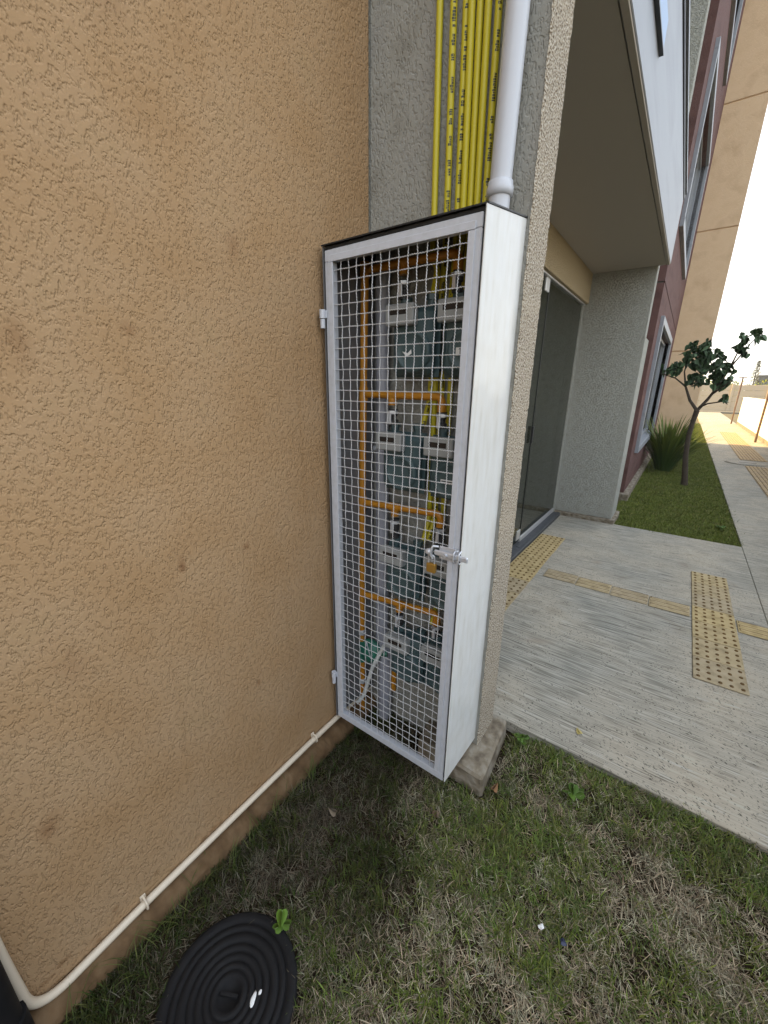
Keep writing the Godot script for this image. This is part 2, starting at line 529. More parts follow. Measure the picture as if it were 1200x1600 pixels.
# ---------------------------------------------------------------- the scene
func _ready():
	var cam := Camera3D.new()
	cam.name = "camera"
	cam.position = Vector3(0, 1.56, 0)
	cam.rotation_order = EULER_ORDER_YXZ
	cam.rotation_degrees = Vector3(-17.3808, 35.9593, 0.6486)
	cam.fov = 104.051
	cam.near = 0.03
	cam.far = 3000.0
	add_child(cam)
	cam.make_current()

	var env := Environment.new()
	env.background_mode = Environment.BG_SKY
	var skym := ProceduralSkyMaterial.new()
	skym.sky_top_color = lin(0.58, 0.645, 0.74)
	skym.sky_horizon_color = lin(0.80, 0.76, 0.68)
	skym.sky_curve = 0.14
	skym.sky_energy_multiplier = 1.0
	skym.ground_bottom_color = Color(0.30, 0.27, 0.22)
	skym.ground_horizon_color = Color(0.62, 0.58, 0.50)
	skym.sun_angle_max = 1.0
	var sky := Sky.new()
	sky.sky_material = skym
	env.sky = sky
	env.tonemap_mode = Environment.TONE_MAPPER_LINEAR
	env.tonemap_exposure = 3.3
	env.sdfgi_enabled = true
	env.ssao_enabled = true
	env.ssil_enabled = true
	env.fog_enabled = true
	env.fog_density = 0.0012
	env.fog_light_color = Color(0.95, 0.95, 0.9)
	var we := WorldEnvironment.new()
	we.name = "world_environment"
	we.environment = env
	add_child(we)

	var sun := DirectionalLight3D.new()
	sun.name = "sun"
	sun.light_color = Color(1.0, 0.86, 0.58)
	sun.light_energy = 1.6
	sun.light_angular_distance = 0.5
	sun.shadow_enabled = true
	add_child(sun)
	# low evening sun behind the building: it reaches only the far end of the path
	sun.look_at_from_position(Vector3(-0.9, 0.52, -0.02) * 10.0, Vector3.ZERO)

	make_materials()
	rng.seed = 1
	ground()
	building()
	wing()
	surroundings()
	cabinet()
	pipes()
	small_things()
	lawns()

func ground():
	var s := mb()
	face(s, [Vector3(-400, -0.09, -400), Vector3(400, -0.09, -400), Vector3(400, -0.09, 400), Vector3(-400, -0.09, 400)], Vector3.UP)
	struct("ground", s, M.earth)
	# entrance pavement and the long path, cast separately with an open joint
	s = mb()
	box(s, Vector3(-1.052, -0.16, -5.36), Vector3(0.7475, 0.0, -1.632), 0.003)
	struct("entrance_pavement", s, M.concrete).name = "entrance_pavement"
	s = mb()
	box(s, Vector3(0.7515, -0.16, -40.0), Vector3(2.2, -0.001, -1.632), 0.003)
	struct("path", s, M.concrete)
	s = mb()
	face(s, [Vector3(0.74, -0.03, -5.4), Vector3(0.755, -0.03, -5.4), Vector3(0.755, -0.03, -1.64), Vector3(0.74, -0.03, -1.64)], Vector3.UP)
	struct("pavement_joint", s, M.kerb_joint)
	# soil of the near lawn, gently uneven
	s = mb()
	var n := FastNoiseLite.new()
	n.seed = 3
	n.frequency = 2.2
	s.set_smooth_group(0)
	var st := 0.04
	for i in 80:
		for j in 62:
			var q := []
			for e in [[0, 0], [1, 0], [1, 1], [0, 1]]:
				var x: float = -1.06 + (i + e[0]) * st
				var z: float = -1.64 + (j + e[1]) * st
				q.append(Vector3(x, lawn_height(x, z) + 0.012 * n.get_noise_2d(x, z), z))
			for x in [0, 1, 2, 0, 2, 3]:
				s.set_uv(Vector2(q[x].x, q[x].z))
				s.add_vertex(q[x])
	struct("lawn_soil", s, M.soil)
	s = mb()
	face(s, [Vector3(-0.52, -0.022, -17.0), Vector3(0.75, -0.022, -17.0), Vector3(0.75, -0.022, -5.362), Vector3(-0.52, -0.022, -5.362)], Vector3.UP)
	face(s, [Vector3(0.22, -0.0225, -26.0), Vector3(0.75, -0.0225, -26.0), Vector3(0.75, -0.0225, -17.0), Vector3(0.22, -0.0225, -17.0)], Vector3.UP)
	struct("lawn_strip_soil", s, M.lawn_soil)
	# road that closes the end of the path
	s = mb()
	box(s, Vector3(-14, -0.2, -41.6), Vector3(20, 0.03, -40.02))
	struct("cross_road", s, mat(lin(0.13, 0.12, 0.10), 0.95))
	tactile()

# the turf has grown up against the pavement's edge
func lawn_height(x: float, z: float) -> float:
	return -0.058 + 0.032 * smoothstep(-1.30, -1.60, z) * smoothstep(-0.40, -0.20, x)

func dot_tile(w: float, d: float, nx: int, nz: int) -> ArrayMesh:
	# worn studs, coloured brown for dirt and for their shadow side
	var s := mb()
	s.set_color(Color.WHITE)
	box(s, Vector3(-w / 2, 0, -d / 2), Vector3(w / 2, 0.006, d / 2), 0.002)
	for i in nx:
		for j in nz:
			s.set_color(Color(0.34, 0.25, 0.16))
			lathe(s, Vector3((i + 0.5) / nx * w - w / 2, 0.006, (j + 0.5) / nz * d - d / 2), Vector3.UP, [Vector2(0.0110, -0.001), Vector2(0.0082, 0.0045), Vector2(0.0, 0.0052)], 7)
	s.generate_normals()
	return s.commit()

func rib_tile(along: float, across: float, ribs: int) -> ArrayMesh:
	# ribs run along x, a dark strip beside each paints its shadow edge and dirt
	var s := mb()
	s.set_color(Color.WHITE)
	box(s, Vector3(-along / 2, 0, -across / 2), Vector3(along / 2, 0.005, across / 2), 0.002)
	for k in ribs:
		var z := (k + 0.5) / ribs * across - across / 2
		s.set_color(Color(0.22, 0.15, 0.09))
		face(s, [Vector3(-along / 2 + 0.006, 0.0056, z - 0.0255), Vector3(along / 2 - 0.006, 0.0056, z - 0.0255), Vector3(along / 2 - 0.006, 0.0056, z - 0.0165), Vector3(-along / 2 + 0.006, 0.0056, z - 0.0165)], Vector3.UP)
		s.set_color(Color.WHITE)
		hex(s, [Vector3(-along / 2 + 0.008, 0.005, z - 0.016), Vector3(along / 2 - 0.008, 0.005, z - 0.016), Vector3(along / 2 - 0.008, 0.005, z + 0.016), Vector3(-along / 2 + 0.008, 0.005, z + 0.016),
			Vector3(-along / 2 + 0.012, 0.010, z - 0.010), Vector3(along / 2 - 0.012, 0.010, z - 0.010), Vector3(along / 2 - 0.012, 0.010, z + 0.010), Vector3(-along / 2 + 0.012, 0.010, z + 0.010)])
	s.generate_normals()
	return s.commit()

func tactile():
	var pave := get_node("entrance_pavement")
	var pathn := get_node("path")
	var d1 := dot_tile(0.254, 0.249, 5, 4)
	var d2 := dot_tile(0.246, 0.241, 5, 4)
	var r1 := rib_tile(0.254, 0.178, 3)
	var r2 := rib_tile(0.246, 0.246, 4)
	var tones := []
	for k in 4:
		var m: StandardMaterial3D = M.tactile.duplicate()
		m.albedo_color = lin(0.47 - 0.025 * k, 0.365 - 0.014 * k, 0.195 + 0.008 * k)
		tones.append(m)
	var faded := []
	for k in 2:
		var m: StandardMaterial3D = M.tactile.duplicate()
		m.albedo_color = lin(0.44 - 0.04 * k, 0.335 - 0.03 * k, 0.20)
		faded.append(m)
	for k in 8:
		var j := Vector3(rng.randf_range(-0.002, 0.002), 0.0005 + 0.002 * rng.randf(), 0)
		inst("tactile_tile", d1, tones[(k * 3) % 4 if k > 3 else 0], pave, Transform3D(Basis.from_euler(Vector3(0, rng.randf_range(-0.006, 0.006), rng.randf_range(-0.004, 0.004))), Vector3(-0.918, 0, -4.33 + k * 0.2545) + j))
	for k in 7:
		inst("tactile_tile", d2, tones[(k + 1) % 4], pave, Transform3D(Basis.from_euler(Vector3(0, rng.randf_range(-0.008, 0.008), rng.randf_range(-0.004, 0.004))), Vector3(0.44, 0.001 + 0.002 * rng.randf(), -4.17 + k * 0.2465)))
	for k in 4:
		inst("tactile_tile", r1, tones[3 - k % 2], pave, Transform3D(Basis.from_euler(Vector3(0, rng.randf_range(-0.008, 0.008), 0)), Vector3(-0.605 + k * 0.2605, 0.001 + 0.002 * rng.randf(), -3.47 + k * 0.012)))
	inst("tactile_tile", r1, tones[0], pave, Transform3D(Basis(), Vector3(0.698, 0.002, -3.40)))
	for k in 2:
		inst("tactile_tile", r1, tones[k], pathn, Transform3D(Basis(), Vector3(0.965 + k * 0.2605, 0.001, -3.39)))
	# two columns of ribbed tiles down the long path
	for k in 76:
		for c in 2:
			var z := -2.0 - k * 0.2495
			if absf(z + 12.1) < 0.5 and c >= 0:
				continue
			if z > -2.6 and c == 0:
				continue
			inst("tactile_tile", r2, faded[(k * 5 + c * 3) % 2], pathn, Transform3D(Basis.from_euler(Vector3(0, PI / 2, 0)), Vector3(1.40 + c * 0.2495, 0.0005 + 0.0015 * rng.randf(), z)))
	# a round access cover set in the path
	var t := thing("path_access_cover", "round concrete access cover with black slot set into the path", "manhole cover", Vector3(1.36, 0, -12.1))
	var s := mb()
	lathe(s, Vector3(1.36, 0.0, -12.1), Vector3.UP, [Vector2(0.40, -0.001), Vector2(0.40, 0.010), Vector2(0.375, 0.012), Vector2(0.37, 0.004), Vector2(0.36, 0.004), Vector2(0.355, 0.013), Vector2(0.0, 0.015)], 40, false)
	obj("cover_disc", s, M.concrete, t)
	s = mb()
	box(s, Vector3(1.22, 0.012, -12.13), Vector3(1.52, 0.02, -12.06), 0.003)
	obj("lifting_slot", s, M.black_metal, t)

# ---------------------------------------------------------------- the building at hand
func building():
	var b := thing("apartment_building", "tan and grey rendered apartment building with recessed glass entrance and white canopy", "building", Vector3(-1.084, 0, -1.38))
	var s := mb()
	box(s, Vector3(-1.60, 0.01, -1.38), Vector3(-1.084, 12.0, 7.0))
	obj("side_wall", s, M.stucco_tan, b)
	# concrete base under the side wall, sloping outwards
	s = mb()
	var n := FastNoiseLite.new()
	n.seed = 9
	n.frequency = 4.0
	s.set_smooth_group(0)
	var prof := [Vector2(-1.09, 0.014), Vector2(-1.072, 0.006), Vector2(-1.050, -0.006), Vector2(-1.034, -0.026), Vector2(-1.028, -0.055), Vector2(-1.024, -0.12)]
	for i in 90:
		for k in prof.size() - 1:
			var q := []
			for e in [[0, 0], [1, 0], [1, 1], [0, 1]]:
				var z: float = -1.38 + (i + e[0]) * 0.04
				var p: Vector2 = prof[k + e[1]]
				var w: float = 0.007 * n.get_noise_2d(z * 1.5, (k + e[1]) * 0.2) * (1.0 if k + e[1] > 0 else 0.0)
				q.append(Vector3(p.x + w, p.y + w * 0.8, z))
			for x in [0, 2, 1, 0, 3, 2]:
				s.set_uv(Vector2(q[x].z, q[x].y))
				s.add_vertex(q[x])
	s.set_smooth_group(-1)
	obj("wall_base", s, M.plinth, b)
	# meter wall with its reveal
	s = mb()
	box(s, Vector3(-1.60, -0.1, -1.558), Vector3(-0.4750, 12.0, -1.38))
	obj("meter_wall", s, M.stucco_grey, b)
	s = mb()
	reveal_skin(s)
	obj("scraped_reveal", s, M.scraped, b)
	s = mb()
	n.frequency = 9.0
	hex(s, [Vector3(-0.75, -0.14, -1.60), Vector3(-0.405, -0.14, -1.60), Vector3(-0.378, -0.14, -1.232), Vector3(-0.70, -0.14, -1.238),
		Vector3(-0.75, 0.040, -1.60), Vector3(-0.415, 0.042, -1.60), Vector3(-0.388, 0.036, -1.238), Vector3(-0.70, 0.044, -1.246)], 0.010)
	obj("wall_footing", s, M.footing, b)
	# white sealant down the inner corner
	s = mb()
	tube(s, [Vector3(-1.082, 0.1, -1.379), Vector3(-1.082, 4.5, -1.379)], 0.005, 6)
	obj("corner_sealant", s, M.stucco_far, b)
	# floor slabs, core and roof that shut the building off from the sun
	s = mb()
	box(s, Vector3(-9.0, -0.1, -16.2), Vector3(-4.2, 11.99, 7.0))
	obj("rear_block", s, M.stucco_far, b)
	s = mb()
	box(s, Vector3(-9.2, 12.003, -12.48), Vector3(-0.40, 12.3, 7.2))
	obj("roof", s, M.stucco_far, b)
	s = mb()
	box(s, Vector3(-4.2, 2.9, -5.38), Vector3(-1.09, 12.0, -1.56))
	obj("upper_storey", s, M.stucco_far, b)
	# entrance
	s = mb()
	box(s, Vector3(-1.26, 2.475, -5.378), Vector3(-1.092, 2.895, -1.56), 0.004)
	obj("door_lintel", s, M.stucco_lintel, b)
	s = mb()
	box(s, Vector3(-1.6, -0.12, -5.378), Vector3(-1.056, 0.032, -1.60), 0.004)
	obj("threshold", s, M.slate, b)
	# side wall of the entrance, thicker at the bottom
	s = mb()
	box(s, Vector3(-4.2, 0.05, -5.80), Vector3(-0.480, 2.10, -5.38), 0.003)
	obj("entrance_side_wall", s, M.stucco_far, b)
	s = mb()
	box(s, Vector3(-4.2, 2.10, -5.54), Vector3(-0.486, 12.0, -5.38), 0.003)
	obj("entrance_side_wall", s, M.stucco_far, b)
	s = mb()
	box(s, Vector3(-1.15, -0.1, -5.84), Vector3(-0.44, 0.05, -5.335), 0.006)
	obj("side_wall_footing", s, M.footing, b)
	s = mb()
	box(s, Vector3(-4.2, -0.1, -6.80), Vector3(-1.09, 12.0, -5.82))
	obj("bay_wall", s, M.stucco_far, b)
	# lobby behind the glass
	s = mb()
	box(s, Vector3(-4.2, -0.12, -5.378), Vector3(-1.602, 0.03, -1.56))
	obj("lobby_floor", s, M.lobby_floor, b)
	s = mb()
	box(s, Vector3(-4.18, 0.03, -5.376), Vector3(-3.6, 2.895, -1.562))
	obj("lobby_wall", s, M.lobby, b)
	s = mb()
	box(s, Vector3(-3.6, 0.03, -5.376), Vector3(-1.24, 2.895, -5.30))
	obj("lobby_wall", s, M.lobby, b)
	glass_door(b)
	canopy(b)
	facade(b)

func reveal_skin(s: SurfaceTool):
	# a lumpy coat on the wall's end, thicker where it was thrown on
	var n := FastNoiseLite.new()
	n.seed = 77
	n.frequency = 9.0
	s.set_smooth_group(0)
	var ny := 420
	var nz := 18
	for j in ny:
		for i in nz:
			var q := []
			for e in [[0, 0], [1, 0], [1, 1], [0, 1]]:
				var y: float = 0.03 + (j + e[1]) * 0.012
				var t: float = float(i + e[0]) / nz
				var z: float = -1.377 - 0.184 * t
				var edge := 0.0
				if t == 0.0 or t == 1.0:
					edge = -0.004
				var d: float = edge + 0.0025 * n.get_noise_2d(y * 8.0, z * 8.0) + 0.002 * n.get_noise_2d(y * 2.0 + 50, z * 2.0)
				q.append(Vector3(-0.4700 + d, y, z + 0.002 * n.get_noise_2d(y * 6.0, 9.0)))
			for x in [0, 1, 2, 0, 2, 3]:
				s.set_uv(Vector2(q[x].z, -q[x].y))
				s.add_vertex(q[x])
	s.set_smooth_group(-1)

func glass_door(b: Node3D):
	var d := Node3D.new()
	d.name = "glass_door"
	b.add_child(d)
	d.position = Vector3(-1.15, 0.08, -4.6) - b.position
	var s := mb()
	box(s, Vector3(-1.155, 0.09, -5.30), Vector3(-1.145, 2.455, -3.988), 0.001)
	obj("pane", s, M.glass, d)
	s = mb()
	box(s, Vector3(-1.155, 0.05, -3.976), Vector3(-1.145, 2.47, -1.60), 0.001)
	obj("pane", s, M.glass, d)
	s = mb()
	box(s, Vector3(-1.158, 0.09, -3.9875), Vector3(-1.140, 2.455, -3.9765))
	obj("gap_seal", s, M.black_metal, d)
	for y in [[0.075, 0.178], [2.355, 2.462]]:
		s = mb()
		box(s, Vector3(-1.162, y[0], -3.970), Vector3(-1.138, y[1], -3.865), 0.003)
		obj("hinge_clip", s, M.aluminium, d)
	s = mb()
	box(s, Vector3(-1.165, 0.033, -5.36), Vector3(-1.135, 0.088, -3.98), 0.004)
	obj("bottom_rail", s, M.aluminium, d)
	s = mb()
	box(s, Vector3(-1.18, 2.458, -5.376), Vector3(-1.12, 2.474, -1.6), 0.003)
	obj("top_rail", s, M.aluminium, d)
	s = mb()
	box(s, Vector3(-1.172, 0.033, -5.376), Vector3(-1.128, 2.457, -5.305), 0.004)
	obj("jamb", s, M.stucco_far, d)
	s = mb()
	box(s, Vector3(-1.138, 1.06, -3.955), Vector3(-1.118, 1.22, -3.925), 0.004)
	obj("handle", s, M.black_metal, d)
	s = mb()
	box(s, Vector3(-1.12, 0.032, -4.10), Vector3(-1.085, 0.038, -3.82), 0.002)
	obj("floor_pivot_plate", s, M.slate, d)

func canopy(b: Node3D):
	var c := Node3D.new()
	c.name = "canopy"
	b.add_child(c)
	c.position = Vector3(-0.7, 2.77, -3.5) - b.position
	var s := mb()
	box(s, Vector3(-1.09, 2.771, -5.398), Vector3(-0.424, 2.90, -1.56))
	obj("soffit", s, M.soffit, c)
	# drip groove and outer lip
	s = mb()
	box(s, Vector3(-0.418, 2.766, -5.402), Vector3(-0.392, 2.92, -1.56), 0.002)
	obj("drip_edge", s, M.soffit, c)
	s = mb()
	var top := func(z: float) -> float: return 3.313 + (z + 5.55) * 0.0414
	hex(s, [Vector3(-1.09, 2.905, -5.40), Vector3(-0.386, 2.772, -5.40), Vector3(-0.386, 2.772, -1.56), Vector3(-1.09, 2.905, -1.56),
		Vector3(-1.09, top.call(-5.40), -5.40), Vector3(-0.386, top.call(-5.40), -5.40), Vector3(-0.386, top.call(-1.56), -1.56), Vector3(-1.09, top.call(-1.56), -1.56)], 0.004)
	obj("fascia", s, M.white_paint, c)
	s = mb()
	hex(s, [Vector3(-1.09, top.call(-5.42) + 0.003, -5.42), Vector3(-0.378, top.call(-5.42) + 0.003, -5.42), Vector3(-0.378, top.call(-1.56) + 0.003, -1.56), Vector3(-1.09, top.call(-1.56) + 0.003, -1.56),
		Vector3(-1.09, top.call(-5.42) + 0.040, -5.42), Vector3(-0.378, top.call(-5.42) + 0.040, -5.42), Vector3(-0.378, top.call(-1.56) + 0.040, -1.56), Vector3(-1.09, top.call(-1.56) + 0.040, -1.56)])
	obj("flashing", s, M.black_metal, c)
	s = mb()
	hex(s, [Vector3(-1.09, top.call(-5.42) + 0.042, -5.42), Vector3(-0.366, top.call(-5.42) + 0.042, -5.42), Vector3(-0.366, top.call(-1.56) + 0.042, -1.56), Vector3(-1.09, top.call(-1.56) + 0.042, -1.56),
		Vector3(-1.09, top.call(-5.42) + 0.066, -5.42), Vector3(-0.366, top.call(-5.42) + 0.066, -5.42), Vector3(-0.366, top.call(-1.56) + 0.066, -1.56), Vector3(-1.09, top.call(-1.56) + 0.066, -1.56)])
	obj("flashing_lip", s, M.white_paint, c)
	s = mb()
	box(s, Vector3(-0.385, 2.995, -2.59), Vector3(-0.372, 3.105, -1.70), 0.002)
	obj("fascia_plate", s, M.blue_plate, c)
	s = mb()
	box(s, Vector3(-0.385, 2.984, -2.592), Vector3(-0.368, 2.994, -1.70))
	obj("plate_edge", s, M.black_metal, c)

func facade(b: Node3D):
	# red storeys beyond the entrance, with window openings left in the wall
	var X0 := -1.088
	var X1 := -0.512
	var Z0 := -6.80
	var Z1 := -12.498
	var wz0 := -7.42
	var wz1 := -10.55
	var rows := [[0.72, 2.46], [3.74, 5.46], [6.74, 8.46]]
	var s := mb()
	box(s, Vector3(X0, 0.09, wz0), Vector3(X1, 2.885, Z0))
	box(s, Vector3(X0, 0.09, Z1), Vector3(X1, 2.885, wz1))
	box(s, Vector3(X0, 0.09, wz1), Vector3(X1 - 0.0005, rows[0][0], wz0))
	box(s, Vector3(X0, rows[0][1], wz1), Vector3(X1 - 0.0005, 2.885, wz0))
	obj("red_wall", s, M.red_render, b)
	s = mb()
	box(s, Vector3(X0, 2.905, wz0), Vector3(X1, 12.0, Z0))
	box(s, Vector3(X0, 2.905, Z1), Vector3(X1, 12.0, wz1))
	box(s, Vector3(X0, 2.905, wz1), Vector3(X1 - 0.0005, rows[1][0], wz0))
	box(s, Vector3(X0, rows[1][1], wz1), Vector3(X1 - 0.0005, rows[2][0], wz0))
	box(s, Vector3(X0, rows[2][1], wz1), Vector3(X1 - 0.0005, 12.0, wz0))
	obj("red_wall", s, M.red_render, b)
	s = mb()
	box(s, Vector3(X0, 2.884, Z1), Vector3(X1 - 0.02, 2.906, Z0 - 0.02))
	obj("storey_joint", s, M.kerb_joint, b)
	s = mb()
	box(s, Vector3(X0, -0.1, Z1), Vector3(X1 + 0.07, 0.088, Z0 + 0.08), 0.008)
	obj("facade_base", s, M.footing, b)
	s = mb()
	box(s, Vector3(-4.2, -0.1, Z1), Vector3(X0 - 0.002, 12.0, Z0 - 0.01))
	obj("inner_block", s, M.stucco_far, b)
	for r in rows:
		var w := Node3D.new()
		w.name = numbered("window", b)
		b.add_child(w, true)
		w.position = Vector3(X1, r[0], (wz0 + wz1) / 2.0) - b.position
		var lo: float = r[0]
		var hi: float = r[1]
		# raised white surround
		s = mb()
		box(s, Vector3(X1 - 0.12, lo - 0.10, wz1 - 0.10), Vector3(X1 + 0.05, lo + 0.001, wz0 + 0.10), 0.004)
		obj("sill", s, M.white_paint, w)
		s = mb()
		box(s, Vector3(X1 - 0.1, hi, wz1 - 0.10), Vector3(X1 + 0.045, hi + 0.10, wz0 + 0.10), 0.004)
		box(s, Vector3(X1 - 0.1, lo + 0.001, wz0), Vector3(X1 + 0.045, hi, wz0 + 0.10), 0.004)
		box(s, Vector3(X1 - 0.1, lo + 0.001, wz1 - 0.10), Vector3(X1 + 0.045, hi, wz1), 0.004)
		obj("surround", s, M.white_paint, w)
		s = mb()
		for zz in [wz0 - 0.05, (wz0 + wz1) / 2 + 0.02, (wz0 + wz1) / 2 - 0.06, wz1]:
			box(s, Vector3(X1 - 0.12, lo + 0.002, zz), Vector3(X1 - 0.06, hi - 0.001, zz + 0.05), 0.003)
		for zz in [[wz0 - 0.05, (wz0 + wz1) / 2 + 0.07], [(wz0 + wz1) / 2 - 0.01, wz1 + 0.05]]:
			for yy in [lo + 0.002, hi - 0.052]:
				box(s, Vector3(X1 - 0.118, yy, minf(zz[0], zz[1])), Vector3(X1 - 0.062, yy + 0.05, maxf(zz[0], zz[1])), 0.003)
		obj("frame", s, M.white_paint, w)
		for zz in [[wz0 - 0.05, (wz0 + wz1) / 2 + 0.07], [(wz0 + wz1) / 2 - 0.06, wz1 + 0.05]]:
			s = mb()
			box(s, Vector3(X1 - 0.094, lo + 0.05, minf(zz[0], zz[1])), Vector3(X1 - 0.088, hi - 0.05, maxf(zz[0], zz[1])))
			obj("pane", s, M.window_glass, w)

func wing():
	var b := thing("apartment_wing", "beige rendered wing with thin floor joints standing beyond the red facade", "building", Vector3(-0.2, 0, -12.5))
	var s := mb()
	var y0 := 0.0
	for y in [2.45, 4.93, 7.2, 9.6, 12.0]:
		s = mb()
		var lo := y0 + (0.012 if y0 > 0 else -0.1)
		box(s, Vector3(-4.2, lo, -16.1), Vector3(0.212, y - 0.012, -12.5), 0.006)
		obj("storey_wall", s, M.beige_render, b)
		s = mb()
		box(s, Vector3(-4.19, y - 0.013, -16.09), Vector3(0.198, y + 0.013, -12.512))
		obj("floor_joint", s, M.beige_joint, b)
		y0 = y
	s = mb()
	box(s, Vector3(-9.2, 12.02, -16.2), Vector3(0.26, 12.3, -12.485))
	obj("roof", s, M.stucco_far, b)
	s = mb()
	box(s, Vector3(-0.5, -0.1, -16.1), Vector3(0.25, 0.07, -12.44), 0.006)
	obj("wing_base", s, M.footing, b)

# ---------------------------------------------------------------- beyond the building
func surroundings():
	# low boundary wall on the other side of the path
	var t := thing("boundary_wall", "low cream rendered boundary wall along the far side of the path", "wall", Vector3(2.3, 0, -14))
	var s := mb()
	box(s, Vector3(2.2, 0.12, -26.6), Vector3(2.36, 1.22, 7.0), 0.004)
	obj("wall_body", s, M.cream_wall, t)
	s = mb()
	box(s, Vector3(2.185, 1.222, -26.62), Vector3(2.375, 1.262, 7.0), 0.006)
	obj("coping", s, M.cream_wall, t)
	s = mb()
	box(s, Vector3(2.19, -0.1, -26.61), Vector3(2.37, 0.118, 7.0), 0.004)
	obj("wall_base", s, M.footing, t)
	# fence posts
	var labels := ["thin rusty post near the far end of the boundary wall", "thin rusty post standing nearer beside the boundary wall, cut by the frame"]
	var at := [Vector3(1.98, 0, -26.5), Vector3(2.0, 0, -17.35)]
	for k in 2:
		var p := thing("fence_post", labels[k], "post", at[k], "rusty posts by the boundary wall")
		s = mb()
		tube(s, [at[k], at[k] + Vector3(0, 2.18, 0)], 0.032, 8)
		obj("post_shaft", s, M.rust_post, p)
		s = mb()
		box(s, at[k] + Vector3(-0.16, 2.16, -0.03), at[k] + Vector3(0.16, 2.20, 0.03), 0.004)
		obj("cross_piece", s, M.rust_post, p)
	# precast panel wall that closes the far end
	t = thing("panel_wall", "tan precast concrete panel wall closing the far end of the path", "wall", Vector3(2.6, 0, -42))
	for k in 14:
		var x := -12.0 + k * 2.1
		s = mb()
		box(s, Vector3(x - 0.08, -0.1, -42.1), Vector3(x + 0.08, 2.08, -41.86), 0.01)
		obj("pillar", s, M.far_panel, t)
		if k < 13:
			for r in 5:
				s = mb()
				box(s, Vector3(x + 0.08, -0.05 + r * 0.41, -42.03), Vector3(x + 2.02, -0.05 + r * 0.41 + 0.395, -41.95), 0.01)
				obj("panel", s, M.far_panel, t)
	# greenery over the wall
	for k in 7:
		var c := Vector3(-2.2 + k * 1.75 + rng.randf_range(-0.3, 0.3), 0, -45.0 + rng.randf_range(-0.6, 0.6))
		var h := rng.randf_range(2.35, 2.75)
		var bush := thing("bush", ["bright yellow green bush rising over the tan panel wall", "tall light green shrub behind the panel wall"][k % 2] + ", " + ["leftmost behind the entrance tree", "second behind the tree crown", "just left of the far post", "behind the far post", "right of the far post", "below the dark conifer", "below the dark blue house"][k], "bush", c, "bushes behind the panel wall")
		s = mb()
		foliage(s, c + Vector3(0, h * 0.55, 0), Vector3(1.05, h * 0.5, 0.7), 620, 0.13, Color(0.13, 0.17, 0.02), Color(0.30, 0.30, 0.035))
		obj("foliage", s, M.leaf, bush)
		s = mb()
		tube(s, [c, c + Vector3(0.05, h * 0.6, 0)], [0.05, 0.02], 6)
		obj("stem", s, M.bark, bush)
	# conifer and dark building on the skyline
	var cc := Vector3(7.25, 0, -80)
	t = thing("conifer_tree", "dark narrow conifer on the skyline beside the distant building", "tree", cc)
	s = mb()
	tube(s, [cc, cc + Vector3(0, 5.2, 0)], [0.16, 0.03], 7)
	obj("trunk", s, M.bark, t)
	s = mb()
	for k in 900:
		var y := rng.randf_range(1.4, 5.7)
		var rad := 0.85 * pow((5.85 - y) / 4.4, 0.8) * (0.6 + 0.4 * absf(sin(y * 5.0)))
		var a := rng.randf() * TAU
		var q := rad * sqrt(rng.randf_range(0.1, 1.0))
		var p := cc + Vector3(cos(a) * q, y, sin(a) * q)
		var d := Vector3(cos(a), rng.randf_range(-0.6, 0.2), sin(a)) * rng.randf_range(0.15, 0.34)
		var sd := Vector3(-sin(a), 0.2, cos(a)) * 0.09
		var g := rng.randf_range(0.7, 1.3)
		tri(s, p - sd, p + sd, p + d, Color(0.035 * g, 0.05 * g, 0.04 * g))
	obj("crown", s, M.leaf, t)
	t = thing("distant_house", "dark blue grey flat roofed house on the skyline", "building", Vector3(11.5, 0, -80))
	s = mb()
	box(s, Vector3(7.75, 0, -84), Vector3(16.0, 3.55, -80))
	obj("house_wall", s, M.dark_roof, t)
	s = mb()
	box(s, Vector3(7.6, 3.56, -84.2), Vector3(16.2, 3.75, -79.8))
	obj("roof", s, M.dark_roof, t)
	s = mb()
	for k in 3:
		box(s, Vector3(9.0 + k * 2.3, 1.6, -80.05), Vector3(10.1 + k * 2.3, 2.8, -79.98))
		obj("window", s, M.window_glass, t)
		s = mb()
	# low scrub along the horizon
	for k in 6:
		var c := Vector3(-7.0 + k * 6.2, 0, -95.0 - 3.0 * (k % 2))
		var bush := thing("skyline_tree", "hazy low tree on the horizon, " + ["farthest left", "left of the far post", "behind the conifer", "behind the dark house", "right of the dark house", "farthest right"][k], "tree", c, "trees along the horizon")
		s = mb()
		foliage(s, c + Vector3(0, 1.9, 0), Vector3(3.6, 1.6, 1.5), 700, 0.35, Color(0.05, 0.07, 0.03), Color(0.10, 0.12, 0.05))
		obj("crown", s, M.leaf, bush)
		s = mb()
		tube(s, [c, c + Vector3(0, 1.6, 0)], 0.14, 6)
		obj("trunk", s, M.bark, bush)
	entrance_tree()
	strap_plant()

func foliage(s: SurfaceTool, c: Vector3, r: Vector3, n: int, size: float, c0: Color, c1: Color):
	for k in n:
		var d := Vector3(rng.randfn(), rng.randfn(), rng.randfn()).normalized()
		var q := pow(rng.randf(), 0.45)
		var p := c + d * r * q * rng.randf_range(0.85, 1.05)
		var a := Vector3(rng.randfn(), rng.randfn() * 0.5, rng.randfn()).normalized() * size * rng.randf_range(0.6, 1.3)
		var b := Vector3(rng.randfn(), rng.randfn(), rng.randfn()).cross(a).normalized() * size * 0.35
		var col := c0.lerp(c1, rng.randf())
		tri(s, p - a * 0.5, p + b, p + a * 0.5, col)
		tri(s, p - a * 0.5, p + a * 0.5, p - b, col)

